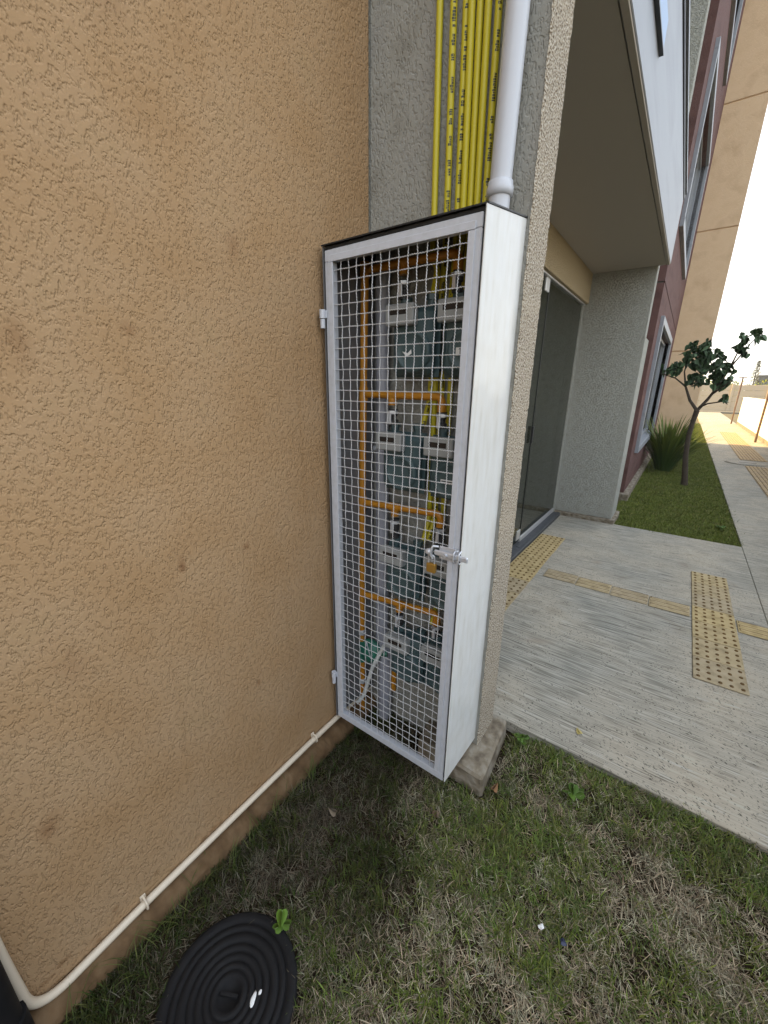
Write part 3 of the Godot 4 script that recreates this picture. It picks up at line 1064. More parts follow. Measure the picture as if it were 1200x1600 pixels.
# a broad heart shaped leaf, folded along its midrib, stalk at the origin, hanging towards -y
func broad_leaf(size: float, col: Color, fold: float, curl: float) -> ArrayMesh:
	var s := mb()
	s.set_smooth_group(0)
	var prof := [Vector2(0.0, 0.02), Vector2(0.30, -0.04), Vector2(0.44, 0.16), Vector2(0.43, 0.36), Vector2(0.32, 0.60), Vector2(0.16, 0.82), Vector2(0.0, 1.0)]
	for sd in [-1.0, 1.0]:
		for i in prof.size() - 1:
			var p0: Vector2 = prof[i]
			var p1: Vector2 = prof[i + 1]
			var f := func(x: float, y: float) -> Vector3: return Vector3(sd * x, -y, absf(x) * fold - curl * y * y) * size
			tri(s, f.call(p0.x, p0.y), f.call(p1.x, p1.y), f.call(0.0, p1.y), col)
			tri(s, f.call(p0.x, p0.y), f.call(0.0, p1.y), f.call(0.0, p0.y), col)
	s.generate_normals()
	return s.commit()

func entrance_tree():
	var base := Vector3(0.235, -0.02, -8.56)
	var t := thing("young_tree", "young broad-leaved tree with forked trunk growing in the lawn strip", "tree", base)
	var D := -8.56
	var fork := Vector3(0.165, 1.24, D)
	var s := mb()
	tube(s, [base + Vector3(0, -0.02, 0), Vector3(0.215, 0.12, D), Vector3(0.155, 0.5, D + 0.02), Vector3(0.135, 0.8, D), Vector3(0.145, 1.05, D), fork], [0.060, 0.048, 0.040, 0.038, 0.036, 0.042], 10)
	obj("trunk", s, M.bark, t)
	var limbs := [
		[fork, Vector3(0.04, 1.40, D + 0.05), Vector3(-0.06, 1.62, D + 0.08), Vector3(-0.12, 1.85, D + 0.05), Vector3(-0.10, 2.2, D)],
		[fork, Vector3(0.27, 1.42, D - 0.04), Vector3(0.36, 1.62, D - 0.05), Vector3(0.45, 1.90, D - 0.02), Vector3(0.56, 2.12, D), Vector3(0.66, 2.33, D + 0.02)],
		[Vector3(0.31, 1.5, D - 0.045), Vector3(0.42, 1.62, D + 0.08), Vector3(0.52, 1.72, D + 0.14)],
		[Vector3(-0.06, 1.62, D + 0.08), Vector3(-0.22, 1.75, D + 0.1), Vector3(-0.45, 1.83, D + 0.14)],
		[Vector3(0.36, 1.62, D - 0.05), Vector3(0.25, 1.85, D - 0.12), Vector3(0.15, 2.15, D - 0.15)],
		[Vector3(0.45, 1.90, D - 0.02), Vector3(0.49, 2.1, D + 0.02), Vector3(0.50, 2.28, D + 0.05)],
		[fork + Vector3(0.03, 0.06, 0), Vector3(0.28, 1.36, D + 0.12), Vector3(0.46, 1.40, D + 0.2), Vector3(0.52, 1.36, D + 0.22)]]
	for l in limbs:
		s = mb()
		var rr := []
		for k in l.size():
			rr.append(lerpf(0.027 if l[0] == fork and l.size() > 4 else 0.015, 0.005, float(k) / (l.size() - 1)))
		tube(s, l, rr, 7)
		obj("limb", s, M.bark, t)
	var kinds := []
	for k in 6:
		var g := 0.7 + 0.12 * k
		kinds.append(broad_leaf(rng.randf_range(0.094, 0.126), Color(0.055 * g, 0.090 * g, 0.046 * g), rng.randf_range(0.15, 0.45), rng.randf_range(-0.1, 0.35)))
	var clumps := [[Vector3(-0.02, 2.08, D), Vector3(0.22, 0.22, 0.24), 66], [Vector3(0.17, 1.88, D), Vector3(0.26, 0.26, 0.26), 80], [Vector3(0.38, 1.72, D), Vector3(0.18, 0.22, 0.22), 52], [Vector3(-0.28, 1.84, D + 0.1), Vector3(0.21, 0.11, 0.16), 26],
		[Vector3(0.08, 1.64, D + 0.05), Vector3(0.16, 0.10, 0.16), 22], [Vector3(0.52, 2.20, D + 0.02), Vector3(0.12, 0.15, 0.10), 22], [Vector3(0.66, 2.30, D + 0.02), Vector3(0.10, 0.10, 0.08), 14], [Vector3(0.49, 1.38, D + 0.2), Vector3(0.06, 0.06, 0.05), 5], [Vector3(0.60, 2.05, D), Vector3(0.06, 0.08, 0.05), 5]]
	for c in clumps:
		for k in c[2]:
			var d := Vector3(rng.randfn(), rng.randfn(), rng.randfn()).normalized() * pow(rng.randf(), 0.5)
			var p: Vector3 = c[0] + d * c[1] + Vector3(0, 0.09, 0)
			var bs := Basis.from_euler(Vector3(rng.randf_range(-0.5, 1.1), rng.randf() * TAU, rng.randf_range(-0.5, 0.5)))
			inst("leaf", kinds[rng.randi() % 6], M.leaf, t, Transform3D(bs, p))

# a long arching strap leaf growing up from the origin in the xy plane
func strap_leaf(length: float, width: float, lean: float, droop: float, col: Color, tip: Color) -> ArrayMesh:
	var s := mb()
	s.set_smooth_group(0)
	var n := 9
	var p := Vector3.ZERO
	var ang := lean
	var rows := []
	for i in n + 1:
		var t := float(i) / n
		var w := width * (0.75 + 0.5 * t) * (1.0 if t < 0.5 else (1.0 - pow((t - 0.5) / 0.5, 2.0)))
		var nn := Vector3(cos(ang), -sin(ang), 0)
		rows.append([p + Vector3(0, 0, -w), p - nn * w * 0.35, p + Vector3(0, 0, w), col.lerp(tip, pow(t, 3.0))])
		p += Vector3(sin(ang), cos(ang), 0) * length / n
		ang += droop / n * (0.4 + 1.4 * t)
	for i in n:
		for k in 2:
			tri(s, rows[i][k], rows[i][k + 1], rows[i + 1][k + 1], rows[i][3])
			tri(s, rows[i][k], rows[i + 1][k + 1], rows[i + 1][k], rows[i + 1][3])
	s.generate_normals()
	return s.commit()

func strap_plant():
	var c := Vector3(-0.14, -0.02, -9.95)
	var t := thing("strap_leaf_plant", "large round clump of long arching strap leaves against the red facade", "plant", c)
	var kinds := []
	for k in 8:
		var g := rng.randf_range(0.8, 1.25)
		kinds.append(strap_leaf(rng.randf_range(0.92, 1.16), 0.013, 0.03 + 0.075 * k, rng.randf_range(0.15, 0.75), Color(0.050 * g, 0.085 * g, 0.022 * g), Color(0.17 * g, 0.19 * g, 0.03)))
	for k in 296:
		var a := rng.randf() * TAU
		var r := 0.14 * sqrt(rng.randf())
		inst("leaf", kinds[rng.randi() % 8], M.leaf, t, Transform3D(Basis.from_euler(Vector3(0, a, 0)).scaled(Vector3.ONE * rng.randf_range(0.8, 1.08)), c + Vector3(cos(a) * r, 0, -sin(a) * r)))

# ---------------------------------------------------------------- the meter cabinet
const CX0 := -1.060
const CX1 := -0.486
const CZ := -1.098
const CB := -1.381
const CY0 := 0.080
const CY1 := 1.996

func cabinet():
	var t := thing("gas_meter_cabinet", "tall white steel gas meter cabinet with wire mesh door in the wall corner", "cabinet", Vector3((CX0 + CX1) / 2, CY0, CB))
	var th := 0.004
	# right side sheet, rising towards the wall, with a folded front edge
	var s := mb()
	hex(s, [Vector3(CX1 - th, CY0 - 0.012, CB), Vector3(CX1, CY0 - 0.012, CB), Vector3(CX1, CY0 + 0.018, CZ + 0.008), Vector3(CX1 - th, CY0 + 0.018, CZ + 0.008),
		Vector3(CX1 - th, 2.045, CB), Vector3(CX1, 2.045, CB), Vector3(CX1, CY1, CZ + 0.008), Vector3(CX1 - th, CY1, CZ + 0.008)], 0.0012)
	obj("side_panel", s, M.cabinet_paint, t)
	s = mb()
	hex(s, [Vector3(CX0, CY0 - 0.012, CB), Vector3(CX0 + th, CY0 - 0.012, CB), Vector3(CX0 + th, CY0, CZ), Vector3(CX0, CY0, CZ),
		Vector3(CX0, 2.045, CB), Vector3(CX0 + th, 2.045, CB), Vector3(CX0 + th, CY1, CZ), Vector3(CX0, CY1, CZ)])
	obj("side_panel", s, M.shaded_sheet, t)  # left sheet, with the interior's shade put into its grey
	# sloping top with a small drip lip
	s = mb()
	hex(s, [Vector3(CX0 - 0.002, 2.046, CB), Vector3(CX1 + 0.002, 2.046, CB), Vector3(CX1 + 0.002, CY1 + 0.001, CZ + 0.004), Vector3(CX0 - 0.002, CY1 + 0.001, CZ + 0.004),
		Vector3(CX0 - 0.002, 2.050, CB), Vector3(CX1 + 0.002, 2.050, CB), Vector3(CX1 + 0.002, CY1 + 0.005, CZ + 0.004), Vector3(CX0 - 0.002, CY1 + 0.005, CZ + 0.004)])
	obj("top_panel", s, M.cabinet_dark, t)
	# dark rebate that shows as the gap round the door
	s = mb()
	box(s, Vector3(CX0 + 0.0045, CY1 - 0.022, CZ - 0.030), Vector3(CX1 - 0.0045, CY1 - 0.0005, CZ - 0.006))
	box(s, Vector3(CX1 - 0.024, CY0 + 0.02, CZ - 0.030), Vector3(CX1 - 0.0045, CY1 - 0.0225, CZ - 0.006))
	box(s, Vector3(CX0 + 0.0045, CY0 + 0.02, CZ - 0.030), Vector3(CX0 + 0.020, CY1 - 0.0225, CZ - 0.006))
	obj("rebate", s, M.cabinet_dark, t)
	# door
	var d := Node3D.new()
	d.name = "mesh_door"
	t.add_child(d)
	d.position = Vector3(0.0, 0.02, CZ - CB)
	var x0 := CX0 + 0.010
	var x1 := CX1 - 0.013
	var y0 := CY0 + 0.006
	var y1 := CY1 - 0.012
	var f := 0.034
	var bars := [[Vector3(x0, y1 - f, CZ - 0.024), Vector3(x1, y1, CZ)], [Vector3(x0, y0, CZ - 0.024), Vector3(x1, y0 + f, CZ)], [Vector3(x0, y0 + f + 0.0006, CZ - 0.024), Vector3(x0 + f, y1 - f - 0.0006, CZ)], [Vector3(x1 - f, y0 + f + 0.0006, CZ - 0.024), Vector3(x1, y1 - f - 0.0006, CZ)]]
	for b in bars:
		s = mb()
		box(s, b[0], b[1], 0.002)
		obj("frame_bar", s, M.frame_paint, d)
	# flat strips that clamp the mesh
	var g := 0.017
	var strips := [[Vector3(x0 + g, y1 - f - 0.003, CZ + 0.001), Vector3(x1 - g, y1 - g, CZ + 0.004)], [Vector3(x0 + g, y0 + g, CZ + 0.001), Vector3(x1 - g, y0 + f + 0.003, CZ + 0.004)], [Vector3(x0 + g, y0 + f + 0.004, CZ + 0.001), Vector3(x0 + f + 0.003, y1 - f - 0.004, CZ + 0.004)], [Vector3(x1 - f - 0.003, y0 + f + 0.004, CZ + 0.001), Vector3(x1 - g, y1 - f - 0.004, CZ + 0.004)]]
	for b in strips:
		s = mb()
		box(s, b[0], b[1], 0.001)
		obj("clamp_strip", s, M.frame_paint, d)
	# crimped wires, woven over and under
	s = mb()
	var pitch := 0.0336
	var xi := x0 + f + 0.002
	var xe := x1 - f - 0.002
	var yi := y0 + f + 0.002
	var ye := y1 - f - 0.002
	var nx := int((xe - xi) / pitch)
	var ny := int((ye - yi) / 0.0342)
	var R := 0.00150
	for i in nx:
		var x := xi + (i + 0.9) * (xe - xi) / (nx + 0.8) + rng.randf_range(-0.0012, 0.0012)
		var pts := []
		var n := ny * 20
		var bow := rng.randf_range(-0.002, 0.002)
		for k in n + 1:
			var v := float(k) / n
			var ph := v * ny * TAU * 2.0
			pts.append(Vector3(x + 0.0011 * sin(ph * 2.0) + bow * sin(v * PI), lerpf(yi - 0.004, ye + 0.004, v), CZ - 0.006 + 0.0016 * cos(ph * 0.25 + PI * (i % 2))))
		tube(s, pts, R, 4, false)
	for j in ny:
		var y := yi + (j + 0.75) * (ye - yi) / (ny + 0.5) + rng.randf_range(-0.001, 0.001)
		var pts := []
		var n := nx * 20
		var bow := rng.randf_range(-0.0015, 0.0015)
		for k in n + 1:
			var v := float(k) / n
			var ph := v * nx * TAU * 2.0
			pts.append(Vector3(lerpf(xi - 0.004, xe + 0.004, v), y + 0.0009 * sin(ph * 2.0) + bow * sin(v * PI), CZ - 0.006 - 0.0016 * cos(ph * 0.25 + PI * (j % 2))))
		tube(s, pts, R, 4, false)
	obj("wire_mesh", s, M.wire, d).set_meta("kind", "stuff")
	# two lift-off hinges on the left edge
	for y in [1.778, 0.305]:
		s = mb()
		tube(s, [Vector3(CX0 + 0.003, y - 0.028, CZ + 0.011), Vector3(CX0 + 0.003, y + 0.001, CZ + 0.011)], 0.0085, 10)
		tube(s, [Vector3(CX0 + 0.003, y + 0.003, CZ + 0.011), Vector3(CX0 + 0.003, y + 0.030, CZ + 0.011)], 0.0105, 10)
		box(s, Vector3(CX0 + 0.003, y + 0.004, CZ + 0.001), Vector3(CX0 + 0.018, y + 0.028, CZ + 0.006), 0.001)
		obj("hinge", s, M.frame_paint, d)
	# sliding bolt
	var ly := 1.043
	s = mb()
	box(s, Vector3(-0.565, ly - 0.022, CZ + 0.004), Vector3(-0.494, ly + 0.024, CZ + 0.0075), 0.001)
	for p in [Vector3(-0.558, ly + 0.018, 0), Vector3(-0.501, ly + 0.018, 0), Vector3(-0.558, ly - 0.016, 0), Vector3(-0.501, ly - 0.016, 0)]:
		lathe(s, Vector3(p.x, p.y, CZ + 0.0075), Vector3.BACK, [Vector2(0.0035, 0), Vector2(0.003, 0.0016), Vector2(0, 0.002)], 8)
	var lt := obj("latch_plate", s, M.steel, d)
	lt.set_meta("label", "galvanised sliding bolt plate")
	s = mb()
	box(s, Vector3(-0.580, ly - 0.009, CZ + 0.009), Vector3(-0.460, ly + 0.010, CZ + 0.019), 0.004)
	obj("latch_bolt", s, M.steel, d)
	s = mb()
	for x in [-0.506, -0.488]:
		tube(s, arc([Vector3(x, ly - 0.020, CZ + 0.006), Vector3(x, ly - 0.016, CZ + 0.024), Vector3(x, ly + 0.016, CZ + 0.024), Vector3(x, ly + 0.022, CZ + 0.006)], 0.007), 0.0028, 6)
	tube(s, [Vector3(-0.536, ly, CZ + 0.019), Vector3(-0.536, ly, CZ + 0.026)], 0.006, 8)
	tube(s, arc([Vector3(-0.568, ly + 0.020, CZ + 0.008), Vector3(-0.584, ly + 0.022, CZ + 0.02), Vector3(-0.590, ly - 0.004, CZ + 0.024), Vector3(-0.583, ly - 0.024, CZ + 0.018)], 0.006), 0.004, 7)
	obj("latch_staple", s, M.steel, d)
	s = mb()
	lathe(s, Vector3(-0.598, ly - 0.002, CZ + 0.016), Vector3(-1, 0, 0.2), [Vector2(0.0, -0.012), Vector2(0.010, -0.01), Vector2(0.012, 0.0), Vector2(0.009, 0.010), Vector2(0.0, 0.013)], 12)
	obj("latch_knob", s, M.steel, d)
	# padlock
	var pl := thing("padlock", "small brass padlock hanging from the cabinet bolt", "padlock", Vector3(-0.588, 0.962, CZ + 0.014))
	s = mb()
	box(s, Vector3(-0.606, 0.966, CZ + 0.004), Vector3(-0.572, 1.000, CZ + 0.019), 0.003)
	obj("lock_body", s, M.brass, pl)
	s = mb()
	tube(s, arc([Vector3(-0.600, 0.999, CZ + 0.012), Vector3(-0.600, 1.030, CZ + 0.014), Vector3(-0.578, 1.030, CZ + 0.014), Vector3(-0.578, 0.999, CZ + 0.012)], 0.010), 0.0028, 7)
	obj("shackle", s, M.steel, pl)

func meter_root(label: String, at: Vector3) -> Node3D:
	var t := thing("gas_meter", label, "gas meter", at, "gas meters behind the mesh door")
	var s := mb()
	# two pressed shells round a flange
	box(s, Vector3(-0.083, 0.012, 0.004), Vector3(0.083, 0.228, 0.050), 0.016)
	box(s, Vector3(-0.083, 0.012, 0.053), Vector3(0.083, 0.228, 0.098), 0.018)
	obj("meter_body", s, M.meter_body, t, true)
	s = mb()
	box(s, Vector3(-0.091, 0.004, 0.0495), Vector3(0.091, 0.236, 0.0535), 0.001)
	obj("flange", s, M.meter_body, t, true)
	s = mb()
	lathe(s, Vector3(0.012, 0.086, 0.096), Vector3.BACK, [Vector2(0.070, 0.0), Vector2(0.068, 0.010), Vector2(0.056, 0.016), Vector2(0.054, 0.012), Vector2(0.030, 0.014), Vector2(0.0, 0.015)], 28)
	obj("diaphragm_cover", s, M.meter_body, t, true)
	s = mb()
	box(s, Vector3(-0.086, 0.170, 0.096), Vector3(0.028, 0.236, 0.132), 0.004)
	var h := obj("index_housing", s, M.meter_white, t, true)
	s = mb()
	box(s, Vector3(-0.066, 0.202, 0.1312), Vector3(0.004, 0.220, 0.1330), 0.001)
	obj("counter_window", s, M.window_dark, h, true)
	for x in [-0.052, 0.052]:
		s = mb()
		tube(s, [Vector3(x, 0.225, 0.05), Vector3(x, 0.262, 0.05)], 0.016, 12)
		lathe(s, Vector3(x, 0.250, 0.05), Vector3.UP, [Vector2(0.0, 0.0), Vector2(0.021, 0.0), Vector2(0.021, 0.018), Vector2(0.0, 0.018)], 6, false)
		obj("port", s, M.meter_body, t, true)
	return t

func lettering(text: String, size: float, m: Material, parent: Node, at: Vector3):
	var tm := TextMesh.new()
	var f := SystemFont.new()
	f.font_names = PackedStringArray(["Droid Sans"])
	tm.font = f
	tm.text = text
	tm.font_size = 32
	tm.pixel_size = size / 32.0
	tm.depth = 0.0006
	var o := MeshInstance3D.new()
	o.mesh = tm
	o.material_override = m
	o.name = numbered("lettering", parent)
	parent.add_child(o, true)
	o.position = at

func pipes():
	# meters, two columns of four
	var mx := [[-0.805, -0.602], [-0.843, -0.633], [-0.823, -0.613], [-0.79, -0.607]]
	var mtop := [[1.826, 1.824], [1.398, 1.396], [0.937, 0.945], [0.535, 0.553]]
	var words := ["top", "second", "third", "bottom"]
	var extra := [["marked with a torn sticker", "with a white number sticker"], ["plain front", "with a small white badge"], ["behind the latch height", "behind the padlock"], ["beside the grey pipe", "in the lower right corner"]]
	var first: Node3D = null
	for r in 4:
		for c in 2:
			var at := Vector3(mx[r][c], mtop[r][c] - 0.236, -1.352)
			var label: String = "grey green gas meter in the %s row, %s column, %s" % [words[r], ["hinge side", "latch side"][c], extra[r][c]]
			var t: Node3D
			if first == null:
				first = meter_root(label, at)
				t = first
			else:
				t = first.duplicate()
				t.name = numbered("gas_meter", self)
				add_child(t, true)
				t.position = at
				t.set_meta("label", label)
	var meters := []
	for ch in get_children():
		if str(ch.name).begins_with("gas_meter") and ch.has_meta("group"):
			meters.append(ch)
	# number sticker, torn sticker, badge
	var s := mb()
	box(s, Vector3(-0.022, 0.070, 0.1112), Vector3(0.026, 0.094, 0.1122))
	obj("number_sticker", s, M.paper, meters[1], true)
	lettering("173", 0.024, M.ink, meters[1], Vector3(0.006, 0.0825, 0.1126))
	s = mb()
	face(s, [Vector3(-0.025, 0.088, 0.1115), Vector3(-0.002, 0.082, 0.1115), Vector3(0.012, 0.094, 0.1115), Vector3(0.014, 0.080, 0.1115), Vector3(-0.006, 0.070, 0.1115)], Vector3.BACK)
	obj("torn_sticker", s, M.paper, meters[0], true)
	s = mb()
	box(s, Vector3(-0.020, 0.078, 0.1112), Vector3(0.028, 0.090, 0.1122), 0.0)
	obj("badge", s, M.paper, meters[3], true)
	s = mb()
	box(s, Vector3(-0.017, 0.082, 0.1123), Vector3(0.025, 0.086, 0.1128), 0.0)
	obj("badge_bar", s, M.ink, meters[3], true)
	# orange supply manifold
	var rz := -1.285
	var t := thing("gas_manifold", "orange gas supply riser with four branches to the meters", "pipe", Vector3(-1.045, -0.15, rz))
	s = mb()
	tube(s, [Vector3(-1.030, 1.975, rz), Vector3(-1.040, 1.5, rz), Vector3(-1.050, 1.0, rz), Vector3(-1.056, 0.38, rz)], 0.0145, 12)
	obj("riser", s, M.orange_pipe, t)
	s = mb()
	tube(s, [Vector3(-1.056, 0.285, rz), Vector3(-1.056, -0.16, rz)], 0.0145, 12)
	obj("riser", s, M.orange_pipe, t)
	for y in [0.44, 0.16]:
		s = mb()
		lathe(s, Vector3(-1.056, y, rz), Vector3.UP, [Vector2(0.0, -0.012), Vector2(0.021, -0.012), Vector2(0.021, 0.012), Vector2(0.0, 0.012)], 6, false)
		obj("union_nut", s, M.steel, t)
	var by := [1.962, 1.532, 1.085, 0.642]
	var rise := [0.0, -0.004, 0.02, 0.04]
	for k in 4:
		var y: float = by[k]
		var xe: float = mx[k][1] - 0.055
		var y2: float = y + rise[k]
		var rx: float = -1.030 - (1.97 - y) * 0.02
		s = mb()
		tube(s, arc([Vector3(rx, y, rz), Vector3(xe, y2, rz), Vector3(xe, y2 - 0.05, rz)], 0.022), 0.0135, 12)
		obj("branch", s, M.orange_pipe, t)
		# tee collars
		s = mb()
		tube(s, [Vector3(rx, y - 0.026, rz), Vector3(rx, y + 0.026, rz)], 0.018, 12)
		obj("tee", s, M.orange_pipe, t)
		for c in 2:
			var vx: float = mx[k][c] - 0.054
			var yb: float = lerpf(y, y2, (vx - rx) / (xe - rx))
			s = mb()
			if c == 0:
				tube(s, [Vector3(vx - 0.024, yb, rz), Vector3(vx + 0.024, yb, rz)], 0.0175, 12)
				tube(s, [Vector3(vx, yb, rz), Vector3(vx, yb - 0.036, rz)], 0.0165, 12)
			else:
				tube(s, [Vector3(vx, yb - 0.022, rz), Vector3(vx, yb - 0.05, rz)], 0.0165, 12)
			obj("tee", s, M.orange_pipe, t)
			# ball valve with a flat handle
			var yt := yb - 0.05
			s = mb()
			var mt: float = mtop[k][c] + 0.025
			lathe(s, Vector3(vx, mt, rz - 0.006), Vector3.UP, [Vector2(0.0, 0.0), Vector2(0.019, 0.0), Vector2(0.019, 0.016), Vector2(0.012, 0.02), Vector2(0.012, 0.03), Vector2(0.017, 0.034), Vector2(0.017, yt - mt), Vector2(0.0, yt - mt)], 8, false)
			obj("valve", s, M.valve_black, t)
			s = mb()
			lathe(s, Vector3(vx, yt - 0.012, rz), Vector3.UP, [Vector2(0.0, -0.006), Vector2(0.0195, -0.006), Vector2(0.0195, 0.006), Vector2(0.0, 0.006)], 6, false)
			box(s, Vector3(vx - 0.007, yt - 0.056, rz + 0.016), Vector3(vx + 0.007, yt - 0.014, rz + 0.024), 0.002)
			obj("valve_handle", s, M.steel, t)
	# regulator on the riser
	var g := thing("gas_regulator", "round dark green pressure regulator low on the orange riser", "regulator", Vector3(-1.03, 0.28, rz))
	s = mb()
	lathe(s, Vector3(-1.018, 0.335, rz - 0.03), Vector3(0.15, 0.1, 1), [Vector2(0.0, -0.02), Vector2(0.040, -0.018), Vector2(0.060, 0.004), Vector2(0.062, 0.018), Vector2(0.058, 0.026), Vector2(0.030, 0.046), Vector2(0.016, 0.050), Vector2(0.0, 0.052)], 26)
	obj("diaphragm_case", s, M.regulator, g)
	s = mb()
	tube(s, [Vector3(-1.056, 0.39, rz), Vector3(-1.056, 0.275, rz)], 0.02, 10)
	tube(s, [Vector3(-1.056, 0.335, rz), Vector3(-0.93, 0.345, rz - 0.04)], 0.016, 10)
	obj("regulator_body", s, M.regulator, g)
	s = mb()
	tube(s, arc([Vector3(-1.012, 0.385, rz + 0.02), Vector3(-1.004, 0.425, rz + 0.03), Vector3(-0.992, 0.38, rz + 0.03), Vector3(-0.985, 0.33, rz + 0.02)], 0.02), 0.003, 6)
	obj("breather_tube", s, M.steel, g)
	# plastic drain pipe and narrower conduit inside the cabinet
	t = thing("grey_drain_pipe", "grey plastic pipe with wider socket running down inside the cabinet", "pipe", Vector3(-0.97, -0.12, -1.345))
	s = mb()
	tube(s, [Vector3(-0.995, 2.03, -1.346), Vector3(-0.985, 1.2, -1.346), Vector3(-0.972, 0.36, -1.346)], 0.026, 16)
	obj("upper_pipe", s, M.pvc_grey, t)
	s = mb()
	tube(s, [Vector3(-0.968, 0.39, -1.345), Vector3(-0.958, 0.34, -1.345), Vector3(-0.955, -0.12, -1.345)], [0.027, 0.034, 0.034], 16)
	obj("socket_pipe", s, M.pvc_grey, t)
	t = thing("grey_conduit", "narrow grey conduit beside the wider drain pipe inside the cabinet", "conduit", Vector3(-1.03, 0.3, -1.365))
	s = mb()
	tube(s, [Vector3(-1.030, 2.03, -1.366), Vector3(-1.020, 0.30, -1.366)], 0.0105, 10)
	obj("conduit_run", s, M.pvc_grey, t)
	s = mb()
	box(s, Vector3(-1.045, 1.30, -1.378), Vector3(-1.010, 1.32, -1.354), 0.002)
	obj("clip", s, M.steel, t)
	s = mb()
	tube(s, arc([Vector3(-0.935, 0.40, -1.30), Vector3(-0.985, 0.27, -1.275), Vector3(-1.022, 0.125, -1.27), Vector3(-1.035, 0.075, -1.265), Vector3(-1.048, 0.06, -1.23)], 0.03), 0.0095, 10)
	tag(obj("vent_hose", s, M.hose), "pale thin hose slanting down behind the mesh at the cabinet bottom", "hose")
	s = mb()
	tube(s, [Vector3(-0.915, 0.27, -1.36), Vector3(-0.915, 0.12, -1.36)], 0.013, 10)
	tag(obj("capped_pipe", s, M.orange_pipe), "short capped orange pipe stub low behind the mesh door", "pipe")
	# yellow riser pipes on the wall, down through the cabinet top to the meter outlets
	var tx := [-0.810, -0.761, -0.723, -0.703, -0.679, -0.651, -0.621]
	var bx := [-0.796, -0.745, -0.710, -0.687, -0.666, -0.641, -0.616]
	var out := [[-0.753, 1.84, -1.30], [-0.782, 1.42, -1.30], [-0.735, 0.97, -1.30], [-0.762, 0.95, -1.30], [-0.700, 0.60, -1.30], [-0.655, 1.40, -1.36], [-0.556, 1.84, -1.30]]
	var say := ["leftmost, set apart from the others", "second from the left, printed", "third from the left, printed", "fourth, half hidden behind its neighbour", "fifth, scuffed", "second from white pipe", "beside the white pipe"]
	for k in 7:
		var zc := -1.366 + (0.006 if k % 2 == 1 else 0.0)
		var pts := [Vector3(tx[k] - 0.012, 4.2, zc), Vector3(tx[k], 2.80, zc), Vector3((tx[k] + bx[k]) / 2, 2.45, zc), Vector3(bx[k], 2.05, zc)]
		var o: Array = out[k]
		pts.append(Vector3(bx[k], 1.98, zc))
		if k in [0, 6]:
			pts.append(Vector3(o[0], 1.94, -1.33))
			pts.append(Vector3(o[0], o[1], o[2]))
		else:
			pts.append(Vector3(lerpf(bx[k], o[0], 0.5), 1.75, -1.368))
			pts.append(Vector3(o[0], 1.60, -1.366))
			pts.append(Vector3(o[0], o[1] + 0.10, -1.366))
			pts.append(Vector3(o[0], o[1], o[2] - 0.02))
		s = mb()
		tube(s, arc(pts, 0.03, 4), 0.0105, 14)
		var pm: Material = M.yellow_pipe
		if k in [1, 2, 6]:
			pm = M.printed_pipe[[1, 2, 6].find(k)]
		tag(obj("yellow_gas_pipe", s, pm), "yellow gas pipe above the cabinet, " + say[k], "pipe", "yellow gas pipes above the cabinet")
	# white drain pipe
	t = thing("white_drain_pipe", "white plastic drain pipe with a collar above the cabinet corner", "pipe", Vector3(-0.56, 2.03, -1.335))
	s = mb()
	tube(s, [Vector3(-0.548, 6.0, -1.336), Vector3(-0.5505, 2.6, -1.336), Vector3(-0.560, 2.13, -1.336), Vector3(-0.560, 2.04, -1.336)], 0.0315, 20)
	obj("pipe_run", s, M.pvc, t)
	s = mb()
	lathe(s, Vector3(-0.560, 2.108, -1.336), Vector3.UP, [Vector2(0.031, -0.01), Vector2(0.0375, -0.008), Vector2(0.039, 0.004), Vector2(0.039, 0.012), Vector2(0.0365, 0.018), Vector2(0.036, 0.028), Vector2(0.031, 0.030)], 24)
	obj("collar", s, M.pvc, t)
	# pale conduit along the foot of the side wall
	t = thing("wall_conduit", "cream plastic conduit bending along the foot of the tan wall", "conduit", Vector3(-1.07, 0.0, -0.5))
	s = mb()
	tube(s, arc([Vector3(-1.068, 3.0, 0.062), Vector3(-1.068, 0.26, 0.052), Vector3(-1.066, 0.004, 0.042), Vector3(-1.069, 0.024, -0.24), Vector3(-1.069, 0.052, -0.96), Vector3(-1.068, 0.058, -1.37)], 0.085, 8), 0.0115, 14)
	obj("conduit_run", s, M.conduit, t)
	for z in [[-0.236, 0.022], [-0.963, 0.052]]:
		s = mb()
		box(s, Vector3(-1.0835, z[1] - 0.019, z[0] - 0.008), Vector3(-1.079, z[1] + 0.024, z[0] + 0.008), 0.001)
		tube(s, arc([Vector3(-1.080, z[1] - 0.0165, z[0]), Vector3(-1.054, z[1] - 0.013, z[0]), Vector3(-1.054, z[1] + 0.014, z[0]), Vector3(-1.080, z[1] + 0.020, z[0])], 0.010), 0.0035, 6)
		obj("saddle_clip", s, M.conduit, t)
	# black downpipe at the frame's corner
	t = thing("black_downpipe", "black plastic downpipe with socket at the near end of the tan wall", "pipe", Vector3(-1.04, -0.05, 0.082))
	s = mb()
	tube(s, [Vector3(-1.040, 3.0, 0.105), Vector3(-1.040, 0.0, 0.085)], 0.034, 18)
	obj("pipe_run", s, M.black_plastic, t)
	s = mb()
	tube(s, [Vector3(-1.040, 0.10, 0.0855), Vector3(-1.040, -0.09, 0.0845)], 0.041, 18)
	obj("socket", s, M.black_plastic, t)

